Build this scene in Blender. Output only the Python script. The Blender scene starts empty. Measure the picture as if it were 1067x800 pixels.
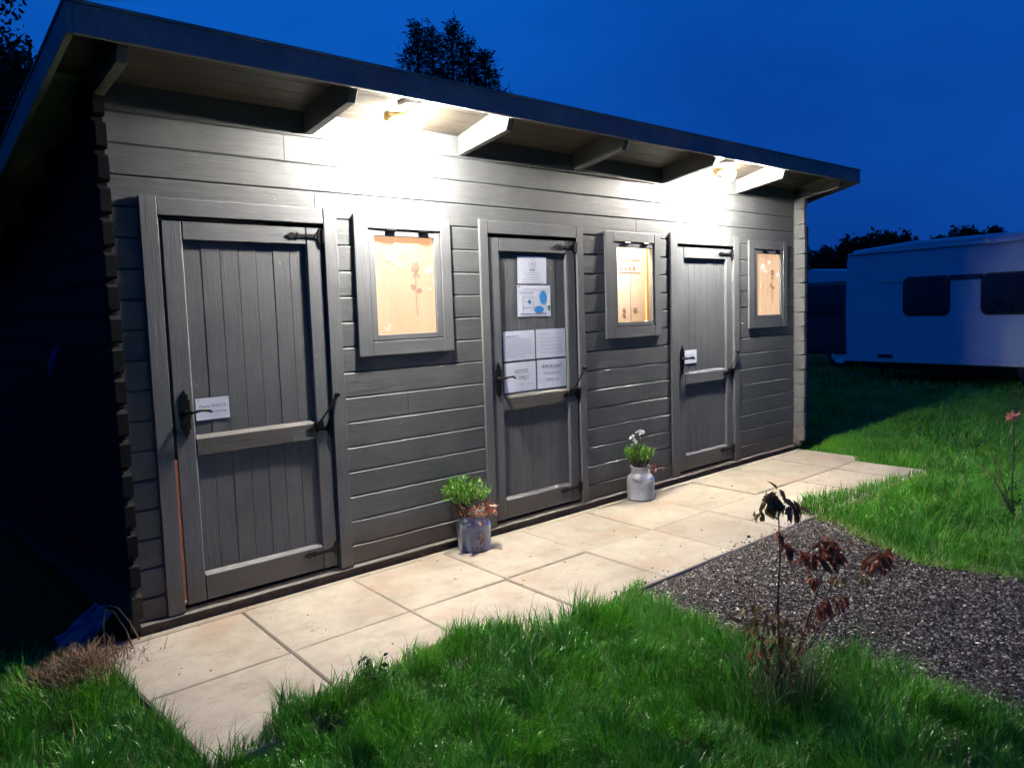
import bpy, bmesh, math, random
import numpy as np
from mathutils import Vector, Matrix
rnd = random.Random(7)
rng = np.random.default_rng(11)
S = bpy.context.scene
COL = S.collection
PI = math.pi

# ------------------------------------------------------------------ helpers
def tag(o, label=None, cat=None, group=None, kind=None):
    if label: o['label'] = label
    if cat: o['category'] = cat
    if group: o['group'] = group
    if kind: o['kind'] = kind
    return o

def empty(name, loc, label, cat, group=None, rz=0.0):
    o = bpy.data.objects.new(name, None); COL.objects.link(o)
    o.location = loc; o.rotation_euler = (0, 0, rz); o.empty_display_size = .1
    return tag(o, label, cat, group)

class MB:
    """collects shapes into one mesh"""
    def __init__(s): s.v = []; s.f = []; s.m = []
    def add(s, vs, fs, mi=0):
        b = len(s.v); s.v += [tuple(v) for v in vs]
        s.f += [tuple(b + i for i in f) for f in fs]; s.m += [mi] * len(fs)
    def box(s, x0, x1, y0, y1, z0, z1, mi=0):
        s.add([(x0,y0,z0),(x1,y0,z0),(x1,y1,z0),(x0,y1,z0),(x0,y0,z1),(x1,y0,z1),(x1,y1,z1),(x0,y1,z1)],
              [(0,3,2,1),(4,5,6,7),(0,1,5,4),(1,2,6,5),(2,3,7,6),(3,0,4,7)], mi)
    def prism(s, pts, axis, a, b, mi=0):
        """extrude a polygon; axis X: pts=(y,z); axis Y: pts=(x,z); axis Z: pts=(x,y)"""
        n = len(pts)
        def P(p, t):
            return (t, p[0], p[1]) if axis == 'X' else ((p[0], t, p[1]) if axis == 'Y' else (p[0], p[1], t))
        vs = [P(p, a) for p in pts] + [P(p, b) for p in pts]
        fs = [tuple(range(n)), tuple(range(2*n-1, n-1, -1))]
        fs += [(i, i+n, (i+1) % n + n, (i+1) % n) for i in range(n)]
        s.add(vs, fs, mi)
    def tube(s, pts, r, n=8, mi=0, cap=True):
        pts = [Vector(p) for p in pts]; k = len(pts)
        rr = r if isinstance(r, (list, tuple)) else [r]*k
        rings = []; up = Vector((0, 0, 1)); prev = None
        for i, p in enumerate(pts):
            t = (pts[min(i+1, k-1)] - pts[max(i-1, 0)]).normalized()
            a = prev if prev is not None else (up if abs(t.z) < .9 else Vector((1, 0, 0)))
            u = (a - t*a.dot(t)); u = u.normalized() if u.length > 1e-6 else t.orthogonal().normalized()
            w = t.cross(u); prev = u
            rings.append([p + (u*math.cos(2*PI*j/n) + w*math.sin(2*PI*j/n))*rr[i] for j in range(n)])
        vs = [v for R in rings for v in R]; fs = []
        for i in range(k-1):
            for j in range(n):
                fs.append((i*n+j, i*n+(j+1) % n, (i+1)*n+(j+1) % n, (i+1)*n+j))
        if cap: fs += [tuple(range(n-1, -1, -1)), tuple(range((k-1)*n, k*n))]
        s.add(vs, fs, mi)
    def lathe(s, prof, c=(0, 0, 0), n=32, mi=0):
        vs = []; fs = []; k = len(prof)
        for r, z in prof:
            for j in range(n):
                a = 2*PI*j/n; vs.append((c[0]+r*math.cos(a), c[1]+r*math.sin(a), c[2]+z))
        for i in range(k-1):
            for j in range(n):
                fs.append((i*n+j, i*n+(j+1) % n, (i+1)*n+(j+1) % n, (i+1)*n+j))
        s.add(vs, fs, mi)
    def build(s, name, mats, parent=None, smooth=False, bevel=0, fix=True):
        me = bpy.data.meshes.new(name)
        me.from_pydata(s.v, [], s.f)
        for m in (mats if isinstance(mats, (list, tuple)) else [mats]): me.materials.append(m)
        me.polygons.foreach_set('material_index', s.m)
        if fix:
            bm = bmesh.new(); bm.from_mesh(me); bmesh.ops.recalc_face_normals(bm, faces=bm.faces); bm.to_mesh(me); bm.free()
        if smooth: me.polygons.foreach_set('use_smooth', [True]*len(me.polygons))
        o = bpy.data.objects.new(name, me); COL.objects.link(o)
        if parent is not None: o.parent = parent
        if bevel:
            md = o.modifiers.new('bevel', 'BEVEL'); md.width = bevel; md.segments = 2; md.limit_method = 'ANGLE'; md.angle_limit = math.radians(40)
        me.update()
        return o

def np_mesh(name, V, T, mats, attr=None, parent=None, smooth=False, mi=None):
    me = bpy.data.meshes.new(name)
    n = len(V); me.vertices.add(n); me.vertices.foreach_set('co', V.astype(np.float32).ravel())
    k = T.shape[1]; me.loops.add(T.size); me.loops.foreach_set('vertex_index', T.astype(np.int32).ravel())
    me.polygons.add(len(T)); me.polygons.foreach_set('loop_start', np.arange(0, T.size, k, dtype=np.int32))
    if smooth: me.polygons.foreach_set('use_smooth', np.ones(len(T), bool))
    for m in (mats if isinstance(mats, (list, tuple)) else [mats]): me.materials.append(m)
    if mi is not None: me.polygons.foreach_set('material_index', mi.astype(np.int32))
    if attr is not None:
        a = me.attributes.new('rnd', 'FLOAT', 'POINT'); a.data.foreach_set('value', attr.astype(np.float32))
    me.update(); me.validate()
    o = bpy.data.objects.new(name, me); COL.objects.link(o)
    if parent is not None: o.parent = parent
    return o

# ------------------------------------------------------------------ materials
def newmat(name):
    m = bpy.data.materials.new(name); m.use_nodes = True
    nt = m.node_tree; nt.nodes.clear()
    out = nt.nodes.new('ShaderNodeOutputMaterial')
    b = nt.nodes.new('ShaderNodeBsdfPrincipled')
    nt.links.new(b.outputs[0], out.inputs[0])
    return m, nt, b, out
def N(nt, t, **kw):
    n = nt.nodes.new(t)
    for k, v in kw.items():
        if k.startswith('i_'):
            n.inputs[k[2:].replace('_', ' ')].default_value = v
        else: setattr(n, k, v)
    return n
def coords(nt, scale=(1, 1, 1), src='Object'):
    tc = N(nt, 'ShaderNodeTexCoord'); mp = N(nt, 'ShaderNodeMapping')
    mp.inputs['Scale'].default_value = scale
    nt.links.new(tc.outputs[src], mp.inputs[0]); return mp.outputs[0]
def noise(nt, vec, scale, detail=4, rough=.5):
    n = N(nt, 'ShaderNodeTexNoise'); n.inputs['Scale'].default_value = scale
    n.inputs['Detail'].default_value = detail; n.inputs['Roughness'].default_value = rough
    nt.links.new(vec, n.inputs['Vector']); return n.outputs['Fac']
def ramp(nt, fac, stops):
    r = N(nt, 'ShaderNodeValToRGB'); e = r.color_ramp.elements
    while len(e) < len(stops): e.new(.5)
    for i, (p, c) in enumerate(stops):
        e[i].position = p; e[i].color = (*c, 1) if len(c) == 3 else c
    nt.links.new(fac, r.inputs[0]); return r.outputs[0]
def mix(nt, fac, a, b, mode='MIX'):
    m = N(nt, 'ShaderNodeMix', data_type='RGBA', blend_type=mode)
    for i, v in ((0, fac), (6, a), (7, b)):
        if hasattr(v, 'is_linked') or isinstance(v, bpy.types.NodeSocket): nt.links.new(v, m.inputs[i])
        else: m.inputs[i].default_value = v if not isinstance(v, tuple) else (*v, 1) if len(v) == 3 else v
    return m.outputs[2]
def bump(nt, b, h, strength=.3, dist=.005):
    n = N(nt, 'ShaderNodeBump'); n.inputs['Strength'].default_value = strength; n.inputs['Distance'].default_value = dist
    nt.links.new(h, n.inputs['Height']); nt.links.new(n.outputs[0], b.inputs['Normal'])
def math_(nt, op, a, b=None):
    m = N(nt, 'ShaderNodeMath', operation=op)
    for i, v in enumerate((a, b)):
        if v is None: continue
        if isinstance(v, bpy.types.NodeSocket): nt.links.new(v, m.inputs[i])
        else: m.inputs[i].default_value = v
    return m.outputs[0]

def plain(name, col, rough=.5, metal=0, var=.15, scale=30, bmp=0.0):
    m, nt, b, o = newmat(name)
    v = coords(nt)
    n = noise(nt, v, scale, 4)
    c = ramp(nt, n, [(.3, tuple(x*(1-var) for x in col)), (.7, tuple(min(1, x*(1+var)) for x in col))])
    nt.links.new(c, b.inputs['Base Color']); b.inputs['Roughness'].default_value = rough; b.inputs['Metallic'].default_value = metal
    if bmp: bump(nt, b, n, bmp, .002)
    return m

def painted_wood(name, base, axis='X', chips=.5, rough=.5, seam=True, wear=(.42, .38, .33)):
    """opaque grey paint over sawn boards, grain along axis, small chips and scuffs"""
    m, nt, b, o = newmat(name)
    st = {'X': (1.2, 30, 30), 'Z': (30, 30, 1.2)}[axis]
    v = coords(nt, st); v2 = coords(nt)
    g = noise(nt, v, 6, 7, .65)
    v3 = coords(nt, {'X': (1, 9, 9), 'Z': (9, 9, 1)}[axis])
    gm = noise(nt, v3, 3, 3, .5)
    cl = noise(nt, v2, 3.2, 5, .6)
    tone = ramp(nt, g, [(.28, tuple(x*.80 for x in base)), (.55, base), (.8, tuple(x*1.16 for x in base))])
    tone = mix(nt, .8, tone, ramp(nt, cl, [(.3, (.74, .76, .78)), (.7, (1.24, 1.21, 1.17))]), 'MULTIPLY')
    # chips: sparse spots
    sp = noise(nt, coords(nt, {'X': (1, 2.5, 2.5), 'Z': (2.5, 2.5, 1)}[axis]), 38, 3, .7)
    rg = noise(nt, v2, 2.1, 2, .5)
    thr = ramp(nt, math_(nt, 'ADD', sp, math_(nt, 'MULTIPLY', rg, .12)), [(.80-chips*.03, (0, 0, 0)), (.825-chips*.03, (1, 1, 1))])
    col = mix(nt, thr, tone, tuple(wear))
    # mud splash low down, ragged upper edge
    sz = N(nt, 'ShaderNodeSeparateXYZ'); gp = N(nt, 'ShaderNodeNewGeometry'); nt.links.new(gp.outputs['Position'], sz.inputs[0])
    hgt = math_(nt, 'ADD', sz.outputs['Z'], math_(nt, 'MULTIPLY', noise(nt, v2, 9, 5, .7), -.32))
    col = mix(nt, ramp(nt, hgt, [(.0, (.62, .62, .62)), (.10, (0, 0, 0))]), col, (.085, .066, .052))
    # scattered pale scuffs
    sc = noise(nt, coords(nt, {'X': (1, 3, 5), 'Z': (4, 3, 1)}[axis]), 7, 8, .82)
    col = mix(nt, ramp(nt, sc, [(.69, (0, 0, 0)), (.76, (.5, .5, .5))]), col, (.26, .26, .25))
    nt.links.new(col, b.inputs['Base Color'])
    rr = ramp(nt, g, [(.2, (rough+.12,)*3), (.8, (rough-.1,)*3)])
    nt.links.new(rr, b.inputs['Roughness'])
    b.inputs['Specular IOR Level'].default_value = .45
    h = math_(nt, 'ADD', math_(nt, 'MULTIPLY', g, .6), math_(nt, 'MULTIPLY', gm, .7))
    bump(nt, b, h, .55, .004)
    return m

GREY = (.101, .107, .113)
M = {}
M['log'] = painted_wood('painted_log', GREY, 'X', .8)
M['trim_v'] = painted_wood('painted_trim_upright', (.104, .110, .120), 'Z', .9)
M['trim_h'] = painted_wood('painted_trim_level', (.104, .110, .120), 'X', .9)
M['plank'] = painted_wood('painted_door_plank', (.090, .096, .105), 'Z', .9)
M['soffit'] = painted_wood('soffit_board', (.058, .050, .038), 'X', .2)
M['rafter'] = painted_wood('painted_rafter', (.12, .12, .118), 'X', .2)
M['worn'] = painted_wood('worn_mid_rail', (.07, .066, .064), 'X', 1.7, .65, wear=(.30, .24, .19))
M['side'] = painted_wood('shaded_side_log', (.013, .013, .015), 'X', .1, .7)  # same cabin paint, its shade put into the colour of the unlit walls
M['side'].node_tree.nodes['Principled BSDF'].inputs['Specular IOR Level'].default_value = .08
M['bare'] = plain('bare_red_wood', (.34, .10, .035), .6, 0, .3, 20)
M['sill'] = painted_wood('sill_strip', (.19, .185, .18), 'X', .8)
M['beam'] = plain('damp_foundation_beam', (.085, .058, .045), .85, 0, .4, 25, .4)
M['iron'] = plain('black_iron', (.012, .012, .013), .38, .6, .3, 60, .3)
M['steel'] = plain('rubbed_steel', (.35, .33, .31), .35, .9, .2, 40)
M['brass'] = plain('brass', (.75, .52, .20), .3, .8, .1, 30)
M['white'] = plain('white_enamel', (.75, .74, .72), .4, 0, .05, 10)

def felt():
    m, nt, b, o = newmat('mineral_roof_felt')
    v = coords(nt); f = noise(nt, v, 420, 2, .6); g = noise(nt, v, 7, 5, .6)
    c = ramp(nt, f, [(.35, (.14, .15, .18)), (.6, (.30, .32, .36)), (.75, (.5, .52, .56))])
    c = mix(nt, .7, c, ramp(nt, g, [(.3, (.7, .7, .72)), (.7, (1.2, 1.2, 1.2))]), 'MULTIPLY')
    nt.links.new(c, b.inputs['Base Color']); b.inputs['Roughness'].default_value = .8
    bump(nt, b, math_(nt, 'ADD', f, g), .5, .004); return m
M['felt'] = felt()

def concrete():
    m, nt, b, o = newmat('paving_concrete')
    v = coords(nt)
    a = N(nt, 'ShaderNodeAttribute', attribute_name='rnd')
    big = noise(nt, v, 2.3, 6, .6); mid = noise(nt, v, 14, 6, .7); fine = noise(nt, v, 260, 3, .6)
    c = ramp(nt, big, [(.3, (.29, .257, .205)), (.5, (.37, .332, .27)), (.72, (.43, .39, .322))])
    c = mix(nt, .6, c, ramp(nt, mid, [(.3, (.84, .83, .80)), (.6, (1.06, 1.05, 1.04))]), 'MULTIPLY')
    c = mix(nt, .75, c, ramp(nt, fine, [(.3, (.84, .84, .84)), (.7, (1.1, 1.1, 1.1))]), 'MULTIPLY')
    c = mix(nt, 1.0, c, ramp(nt, a.outputs['Fac'], [(0, (.86, .84, .82)), (1, (1.1, 1.08, 1.06))]), 'MULTIPLY')
    # reddish and dark stains with shapes of their own
    st = noise(nt, coords(nt, (1, 1.3, 1)), 1.7, 3, .5)
    c = mix(nt, ramp(nt, st, [(.55, (0, 0, 0)), (.72, (.55, .55, .55))]), c, (.36, .24, .17))
    sp = noise(nt, v, 33, 2, .5)
    c = mix(nt, ramp(nt, sp, [(.70, (0, 0, 0)), (.77, (.8, .8, .8))]), c, (.13, .11, .08))
    c = mix(nt, ramp(nt, noise(nt, coords(nt, (1, 1.6, 1)), 75, 3, .6), [(.66, (0, 0, 0)), (.74, (.6, .6, .6))]), c, (.17, .14, .10))
    st2 = noise(nt, coords(nt, (1.7, 2.6, 1)), 3.0, 8, .8)
    c = mix(nt, ramp(nt, st2, [(.52, (0, 0, 0)), (.74, (.65, .65, .65))]), c, (.20, .17, .12))
    nt.links.new(c, b.inputs['Base Color']); b.inputs['Roughness'].default_value = .82
    b.inputs['Specular IOR Level'].default_value = .3
    h = math_(nt, 'ADD', math_(nt, 'MULTIPLY', fine, .35), mid)
    bump(nt, b, h, .35, .006); return m
M['concrete'] = concrete()
M['joint'] = plain('joint_soil', (.085, .068, .048), .95, 0, .5, 60, .5)

def soil():
    m, nt, b, o = newmat('soil_and_thatch')
    v = coords(nt); n1 = noise(nt, v, 9, 6, .7); n2 = noise(nt, v, .8, 4, .6)
    c = ramp(nt, n1, [(.3, (.010, .018, .006)), (.55, (.018, .045, .009)), (.75, (.05, .05, .02))])
    c = mix(nt, .6, c, ramp(nt, n2, [(.35, (.7, .8, .7)), (.65, (1.2, 1.1, 1.0))]), 'MULTIPLY')
    nt.links.new(c, b.inputs['Base Color']); b.inputs['Roughness'].default_value = .95
    b.inputs['Specular IOR Level'].default_value = .1
    bump(nt, b, n1, .8, .03); return m
M['soil'] = soil()

def blade(name, stops, trans=.35, rough=.42):
    m, nt, b, o = newmat(name)
    a = N(nt, 'ShaderNodeAttribute', attribute_name='rnd')
    c = ramp(nt, a.outputs['Fac'], stops)
    nt.links.new(c, b.inputs['Base Color']); b.inputs['Roughness'].default_value = rough
    b.inputs['Specular IOR Level'].default_value = .45
    t = N(nt, 'ShaderNodeBsdfTranslucent'); nt.links.new(c, t.inputs[0])
    ms = N(nt, 'ShaderNodeMixShader'); ms.inputs[0].default_value = trans
    nt.links.new(b.outputs[0], ms.inputs[1]); nt.links.new(t.outputs[0], ms.inputs[2]); nt.links.new(ms.outputs[0], o.inputs[0])
    return m
M['grass'] = blade('grass_blade', [(0, (.018, .10, .004)), (.45, (.055, .26, .009)), (.85, (.11, .38, .016)), (.94, (.18, .40, .03)), (1.0, (.32, .30, .13))], .3, .33)
M['dry'] = blade('dry_stalk', [(0, (.22, .15, .08)), (.6, (.38, .30, .18)), (1, (.52, .46, .32))], .2, .6)
M['straw'] = blade('dead_clippings', [(0, (.07, .04, .02)), (.6, (.24, .14, .07)), (1, (.42, .30, .17))], .15, .7)
M['leafred'] = blade('autumn_leaf', [(0, (.15, .035, .022)), (.35, (.27, .075, .040)), (.6, (.12, .07, .035)), (.8, (.20, .16, .05)), (1, (.30, .14, .06))], .3, .45)
M['sedum'] = blade('green_plant_leaf', [(0, (.05, .16, .02)), (.6, (.13, .34, .035)), (1, (.28, .46, .08))], .3, .4)
M['sedum_red'] = blade('orange_trailing_leaf', [(0, (.26, .09, .05)), (.6, (.48, .18, .09)), (1, (.60, .32, .20))], .2, .5)
M['darkleaf'] = blade('tree_leaf', [(0, (.010, .016, .008)), (1, (.03, .045, .02))], .2, .6)
M['weedleaf'] = blade('weed_leaf', [(0, (.015, .045, .01)), (1, (.05, .12, .02))], .3, .5)
M['petal'] = blade('white_petal', [(0, (.65, .65, .62)), (1, (.85, .84, .80))], .3, .5)
M['pinkpetal'] = blade('pink_petal', [(0, (.45, .12, .10)), (1, (.65, .30, .24))], .3, .5)
M['bark'] = plain('bark', (.035, .028, .022), .9, 0, .4, 40, .6)
M['stem'] = plain('dark_stem', (.045, .028, .022), .6, 0, .3, 60, .3)
M['stemred'] = plain('red_stem', (.35, .06, .05), .5, 0, .3, 60)

def gravelm():
    m, nt, b, o = newmat('stone_chippings')
    a = N(nt, 'ShaderNodeAttribute', attribute_name='rnd')
    c = ramp(nt, a.outputs['Fac'], [(0, (.020, .014, .011)), (.35, (.065, .050, .041)), (.70, (.155, .125, .105)), (.90, (.28, .235, .205)), (1, (.62, .57, .52))])
    n = noise(nt, coords(nt), 120, 3)
    c = mix(nt, .6, c, ramp(nt, n, [(.3, (.7, .7, .7)), (.7, (1.25, 1.25, 1.25))]), 'MULTIPLY')
    nt.links.new(c, b.inputs['Base Color']); b.inputs['Roughness'].default_value = .75
    return m
M['gravel'] = gravelm()
M['gravelbed'] = plain('gravel_bed', (.05, .042, .036), .95, 0, .6, 90, .8)

def galv(name, light):
    m, nt, b, o = newmat(name)
    v = coords(nt); n = noise(nt, v, 14, 6, .7); f = noise(nt, coords(nt, (30, 30, 4)), 4, 3)
    c = ramp(nt, n, [(.3, tuple(x*.7 for x in light)), (.6, light), (.8, tuple(x*1.2 for x in light))])
    st = ramp(nt, noise(nt, coords(nt, (1, 1, .35)), 16, 5, .7), [(.6, (0, 0, 0)), (.7, (.7, .7, .7))])
    c = mix(nt, st, c, (.20, .13, .09))
    nt.links.new(c, b.inputs['Base Color']); b.inputs['Metallic'].default_value = .12
    nt.links.new(ramp(nt, n, [(.3, (.6,)*3), (.7, (.42,)*3)]), b.inputs['Roughness'])
    bump(nt, b, math_(nt, 'ADD', n, f), .25, .003); return m
M['galv'] = galv('galvanised_metal', (.40, .40, .41))
M['galv2'] = galv('galvanised_metal_dull', (.36, .37, .39))
M['bluepaint'] = plain('worn_blue_paint', (.07, .12, .32), .5, 0, .5, 40)
M['compost'] = plain('compost', (.03, .02, .014), .95, 0, .5, 90, .8)

def emis(name, stops, strength, scale=3):
    m, nt, b, o = newmat(name)
    n = noise(nt, coords(nt, (3.0, 1, .5)), scale, 4)
    c = ramp(nt, n, stops)
    nt.links.new(c, b.inputs['Emission Color']); b.inputs['Emission Strength'].default_value = strength
    b.inputs['Base Color'].default_value = (.10, .09, .08, 1); b.inputs['Roughness'].default_value = .3; b.inputs['Specular IOR Level'].default_value = .3
    return m
M['bulb'] = emis('lit_bulb', [(0, (1, .925, .82)), (1, (1, .93, .83))], 1.0)
M['frost'] = emis('lit_frosted_pane', [(.3, (1.0, .51, .25)), (.7, (1.0, .60, .33))], .95, 5)
M['frost2'] = emis('lit_frosted_pane_dim', [(.3, (.80, .44, .22)), (.55, (.95, .62, .38)), (.75, (.86, .48, .24))], .92, 9)
M['stk_white'] = emis('white_window_sticker', [(0, (1, .90, .78)), (1, (1, .92, .82))], .95)
M['stk_brown'] = emis('brown_window_sticker', [(.3, (.55, .24, .10)), (.7, (.66, .30, .14))], .65)
M['stk_pale'] = emis('pale_window_sticker', [(0, (1, .74, .50)), (1, (1, .78, .55))], .9)

def paper(name, col):
    m, nt, b, o = newmat(name)
    n = noise(nt, coords(nt), 6, 3); c = ramp(nt, n, [(.3, tuple(x*.92 for x in col)), (.7, col)])
    nt.links.new(c, b.inputs['Base Color']); b.inputs['Roughness'].default_value = .28
    b.inputs['Coat Weight'].default_value = .6; b.inputs['Coat Roughness'].default_value = .12
    bump(nt, b, n, .3, .004); return m
M['paper'] = paper('laminated_paper', (.62, .66, .78))
M['ink'] = plain('print_ink', (.03, .03, .05), .5)
M['greyink'] = plain('faint_print_ink', (.28, .29, .36), .5)
M['blueink'] = plain('blue_print', (.02, .22, .55), .4)
M['greenink'] = plain('green_print', (.03, .18, .08), .4)

def glassm():
    m, nt, b, o = newmat('window_glass')
    tr = N(nt, 'ShaderNodeBsdfTransparent'); gl = N(nt, 'ShaderNodeBsdfGlossy'); gl.inputs['Roughness'].default_value = .03
    ms = N(nt, 'ShaderNodeMixShader'); ms.inputs[0].default_value = .06
    nt.links.new(tr.outputs[0], ms.inputs[1]); nt.links.new(gl.outputs[0], ms.inputs[2]); nt.links.new(ms.outputs[0], o.inputs[0])
    return m
M['glass'] = glassm()
def pine():
    m, nt, b, o = newmat('varnished_pine')
    g = noise(nt, coords(nt, (14, 14, 1)), 3, 6, .6)
    kn = noise(nt, coords(nt, (1, 1, .7)), 14, 2, .5)
    c = ramp(nt, g, [(.3, (.62, .36, .14)), (.7, (.80, .52, .25))])
    c = mix(nt, ramp(nt, kn, [(.70, (0, 0, 0)), (.78, (1, 1, 1))]), c, (.25, .11, .04))
    nt.links.new(c, b.inputs['Base Color']); b.inputs['Roughness'].default_value = .45; return m
M['pine'] = pine()
M['caravan'] = plain('caravan_skin', (.34, .43, .52), .35, 0, .04, 2)
M['caravanwin'] = plain('dark_acrylic_window', (.012, .013, .02), .12, 0, .1, 5)
M['rubber'] = plain('rubber', (.015, .015, .016), .7)
M['caravantrim'] = plain('caravan_trim', (.42, .44, .47), .4)
M['dark_fence'] = painted_wood('dark_stained_board', (.030, .032, .034), 'Z', .2, .7)
M['tarp'] = plain('blue_tarpaulin', (.02, .045, .12), .45, 0, .35, 9, .4)
M['vanpaint'] = plain('dark_van_paint', (.015, .018, .025), .3, 0, .1, 4)
M['hose'] = plain('purple_cloth', (.09, .03, .16), .7, 0, .2, 20)
M['hose2'] = plain('blue_cloth', (.03, .06, .20), .7, 0, .2, 20)

# ------------------------------------------------------------------ camera
f_px, yaw, pitch, roll = 830.45, math.radians(42.5695), math.radians(-5.2634), math.radians(-1.8256)
CAM = Vector((-.5484, -3.7008, 1.395))
fw = Vector((math.sin(yaw)*math.cos(pitch), math.cos(yaw)*math.cos(pitch), math.sin(pitch)))
rt = Vector((math.cos(yaw), -math.sin(yaw), 0)); up = rt.cross(fw)
r2 = rt*math.cos(roll) + up*math.sin(roll); u2 = r2.cross(fw)
cam = bpy.data.cameras.new('camera'); co = bpy.data.objects.new('camera', cam); COL.objects.link(co)
co.matrix_world = Matrix(((r2.x, u2.x, -fw.x, CAM.x), (r2.y, u2.y, -fw.y, CAM.y), (r2.z, u2.z, -fw.z, CAM.z), (0, 0, 0, 1)))
cam.sensor_fit = 'HORIZONTAL'; cam.sensor_width = 36; cam.lens = f_px*36/1067
cam.clip_start = .05; cam.clip_end = 600
S.camera = co

# ------------------------------------------------------------------ sky and light
w = bpy.data.worlds.new('World'); S.world = w; w.use_nodes = True
nt = w.node_tree; bg = nt.nodes['Background']
tc = N(nt, 'ShaderNodeTexCoord'); sx = N(nt, 'ShaderNodeSeparateXYZ'); nt.links.new(tc.outputs['Generated'], sx.inputs[0])
skyc = ramp(nt, sx.outputs['Z'], [(0.0, (.0015, .032, .205)), (.08, (.0015, .038, .235)), (.25, (.0015, .052, .30)), (.5, (.001, .072, .38)), (1.0, (.001, .05, .30))])
mpn = N(nt, 'ShaderNodeMapping'); mpn.inputs['Scale'].default_value = (1, 1, 2.2); nt.links.new(tc.outputs['Generated'], mpn.inputs[0])
cl = noise(nt, mpn.outputs[0], 1.6, 5, .55)
skyc = mix(nt, 1.0, skyc, ramp(nt, cl, [(.3, (.70, .74, .80)), (.7, (1.35, 1.28, 1.16))]), 'MULTIPLY')
# real twilight sky texture, sun just under the horizon behind the caravans, adds its own falloff
sky = N(nt, 'ShaderNodeTexSky', sky_type='NISHITA'); sky.sun_disc = False
sky.sun_elevation = math.radians(-3.5); sky.sun_rotation = math.radians(130)
skyc = mix(nt, 1.0, skyc, ramp(nt, math_(nt, 'ADD', math_(nt, 'MULTIPLY', sx.outputs['X'], .5), .5), [(.0, (1.35, 1.35, 1.35)), (.36, (1.3, 1.3, 1.3)), (.56, (1, 1, 1))]), 'MULTIPLY')
skyc = mix(nt, 1.0, skyc, ramp(nt, math_(nt, 'ADD', math_(nt, 'MULTIPLY', sx.outputs['Y'], .5), .5), [(.0, (.5, .5, .5)), (.32, (.62, .62, .62)), (.52, (1, 1, 1))]), 'MULTIPLY')
add = mix(nt, .004, skyc, sky.outputs[0], 'ADD')
nt.links.new(add, bg.inputs['Color']); bg.inputs['Strength'].default_value = 1.38
S.view_settings.view_transform = 'Standard'; S.view_settings.look = 'None'
S.view_settings.exposure = 0; S.view_settings.gamma = 1
S.render.engine = 'CYCLES'
S.cycles.max_bounces = 4; S.cycles.caustics_reflective = False; S.cycles.caustics_refractive = False; S.cycles.diffuse_bounces = 2; S.cycles.transparent_max_bounces = 12

# ------------------------------------------------------------------ shed
XL, XR = .53, 6.453            # front wall
PITCH = .1338
Z0 = .05
SEAMS = [2.163 - PITCH*k for k in range(-2, 16)]        # log joints, top first
SEAMS = sorted(SEAMS)                                     # .156 ... 2.431
shed = empty('timber_cabin', (XL, 0, 0), 'long grey painted log cabin with three doors, three lit windows and a sloping roof', 'cabin')
PO = Vector((XL, 0, 0))
def part(mb, name, mats, parent=shed, off=None, **kw):
    """build with world coordinates, then make them relative to the parent"""
    o = mb.build(name, mats, parent, **kw)
    p = parent; base = Vector((0, 0, 0))
    while p is not None: base += Vector(p.location); p = p.parent
    for v in o.data.vertices: v.co -= base
    return o

DOORC = [1.150, 3.072, 5.007]
WINC = [2.070, 4.098, 5.993]
INW = [.411, .398, .396]; WOX = [(.332, .315), (.335, .295), (.350, .305)]
OPEN = [(c-.41, c+.41, Z0, 1.868) for c in DOORC] + [(c-.225, c+.225, 1.262, 1.84) for c in WINC]

def log_piece(mb, x0, x1, z0, z1, top=True, bot=True):
    # the face leans: the top shoulder of each log stands a few mm proud of the log above
    pts = [(.045, z0)] + ([(.010, z0), (.0045, z0+.007)] if bot else [(.002, z0)])
    pts += [(0, z1-.007), (.009, z1-.0015), (.03, z1-.0015), (.03, z1+.003), (.045, z1+.003)] if top else [(.001, z1), (.045, z1)]
    mb.prism(pts, 'X', x0, x1)
SEAMS[-1] = 2.426
zs = [Z0] + SEAMS
butts = {16: [1.375], 14: [1.528, 4.13], 9: [5.0], 6: [2.05], 12: [5.49]}
mb = MB()
for k in range(len(zs)-1):
    a, b = zs[k], zs[k+1]
    cuts = sorted(set([XL, XR] + [x for (x0, x1, _, _) in OPEN for x in (x0, x1)] + butts.get(k, [])))
    for i in range(len(cuts)-1):
        x0, x1 = cuts[i], cuts[i+1]; xm = (x0+x1)/2
        segs = [(a, b)]
        for (ox0, ox1, oz0, oz1) in OPEN:
            if ox0 < xm < ox1:
                ns = []
                for (s0, s1) in segs:
                    if oz1 <= s0 or oz0 >= s1: ns.append((s0, s1)); continue
                    if s0 < oz0: ns.append((s0, oz0))
                    if s1 > oz1: ns.append((oz1, s1))
                segs = ns
        g0 = .0012 if x0 in butts.get(k, []) else 0; g1 = .0012 if x1 in butts.get(k, []) else 0
        for (s0, s1) in segs:
            if s1-s0 > .012: log_piece(mb, x0+g0, x1-g1, s0, s1, s1 == b, s0 == a)
part(mb, 'front_wall', M['log'])
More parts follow.
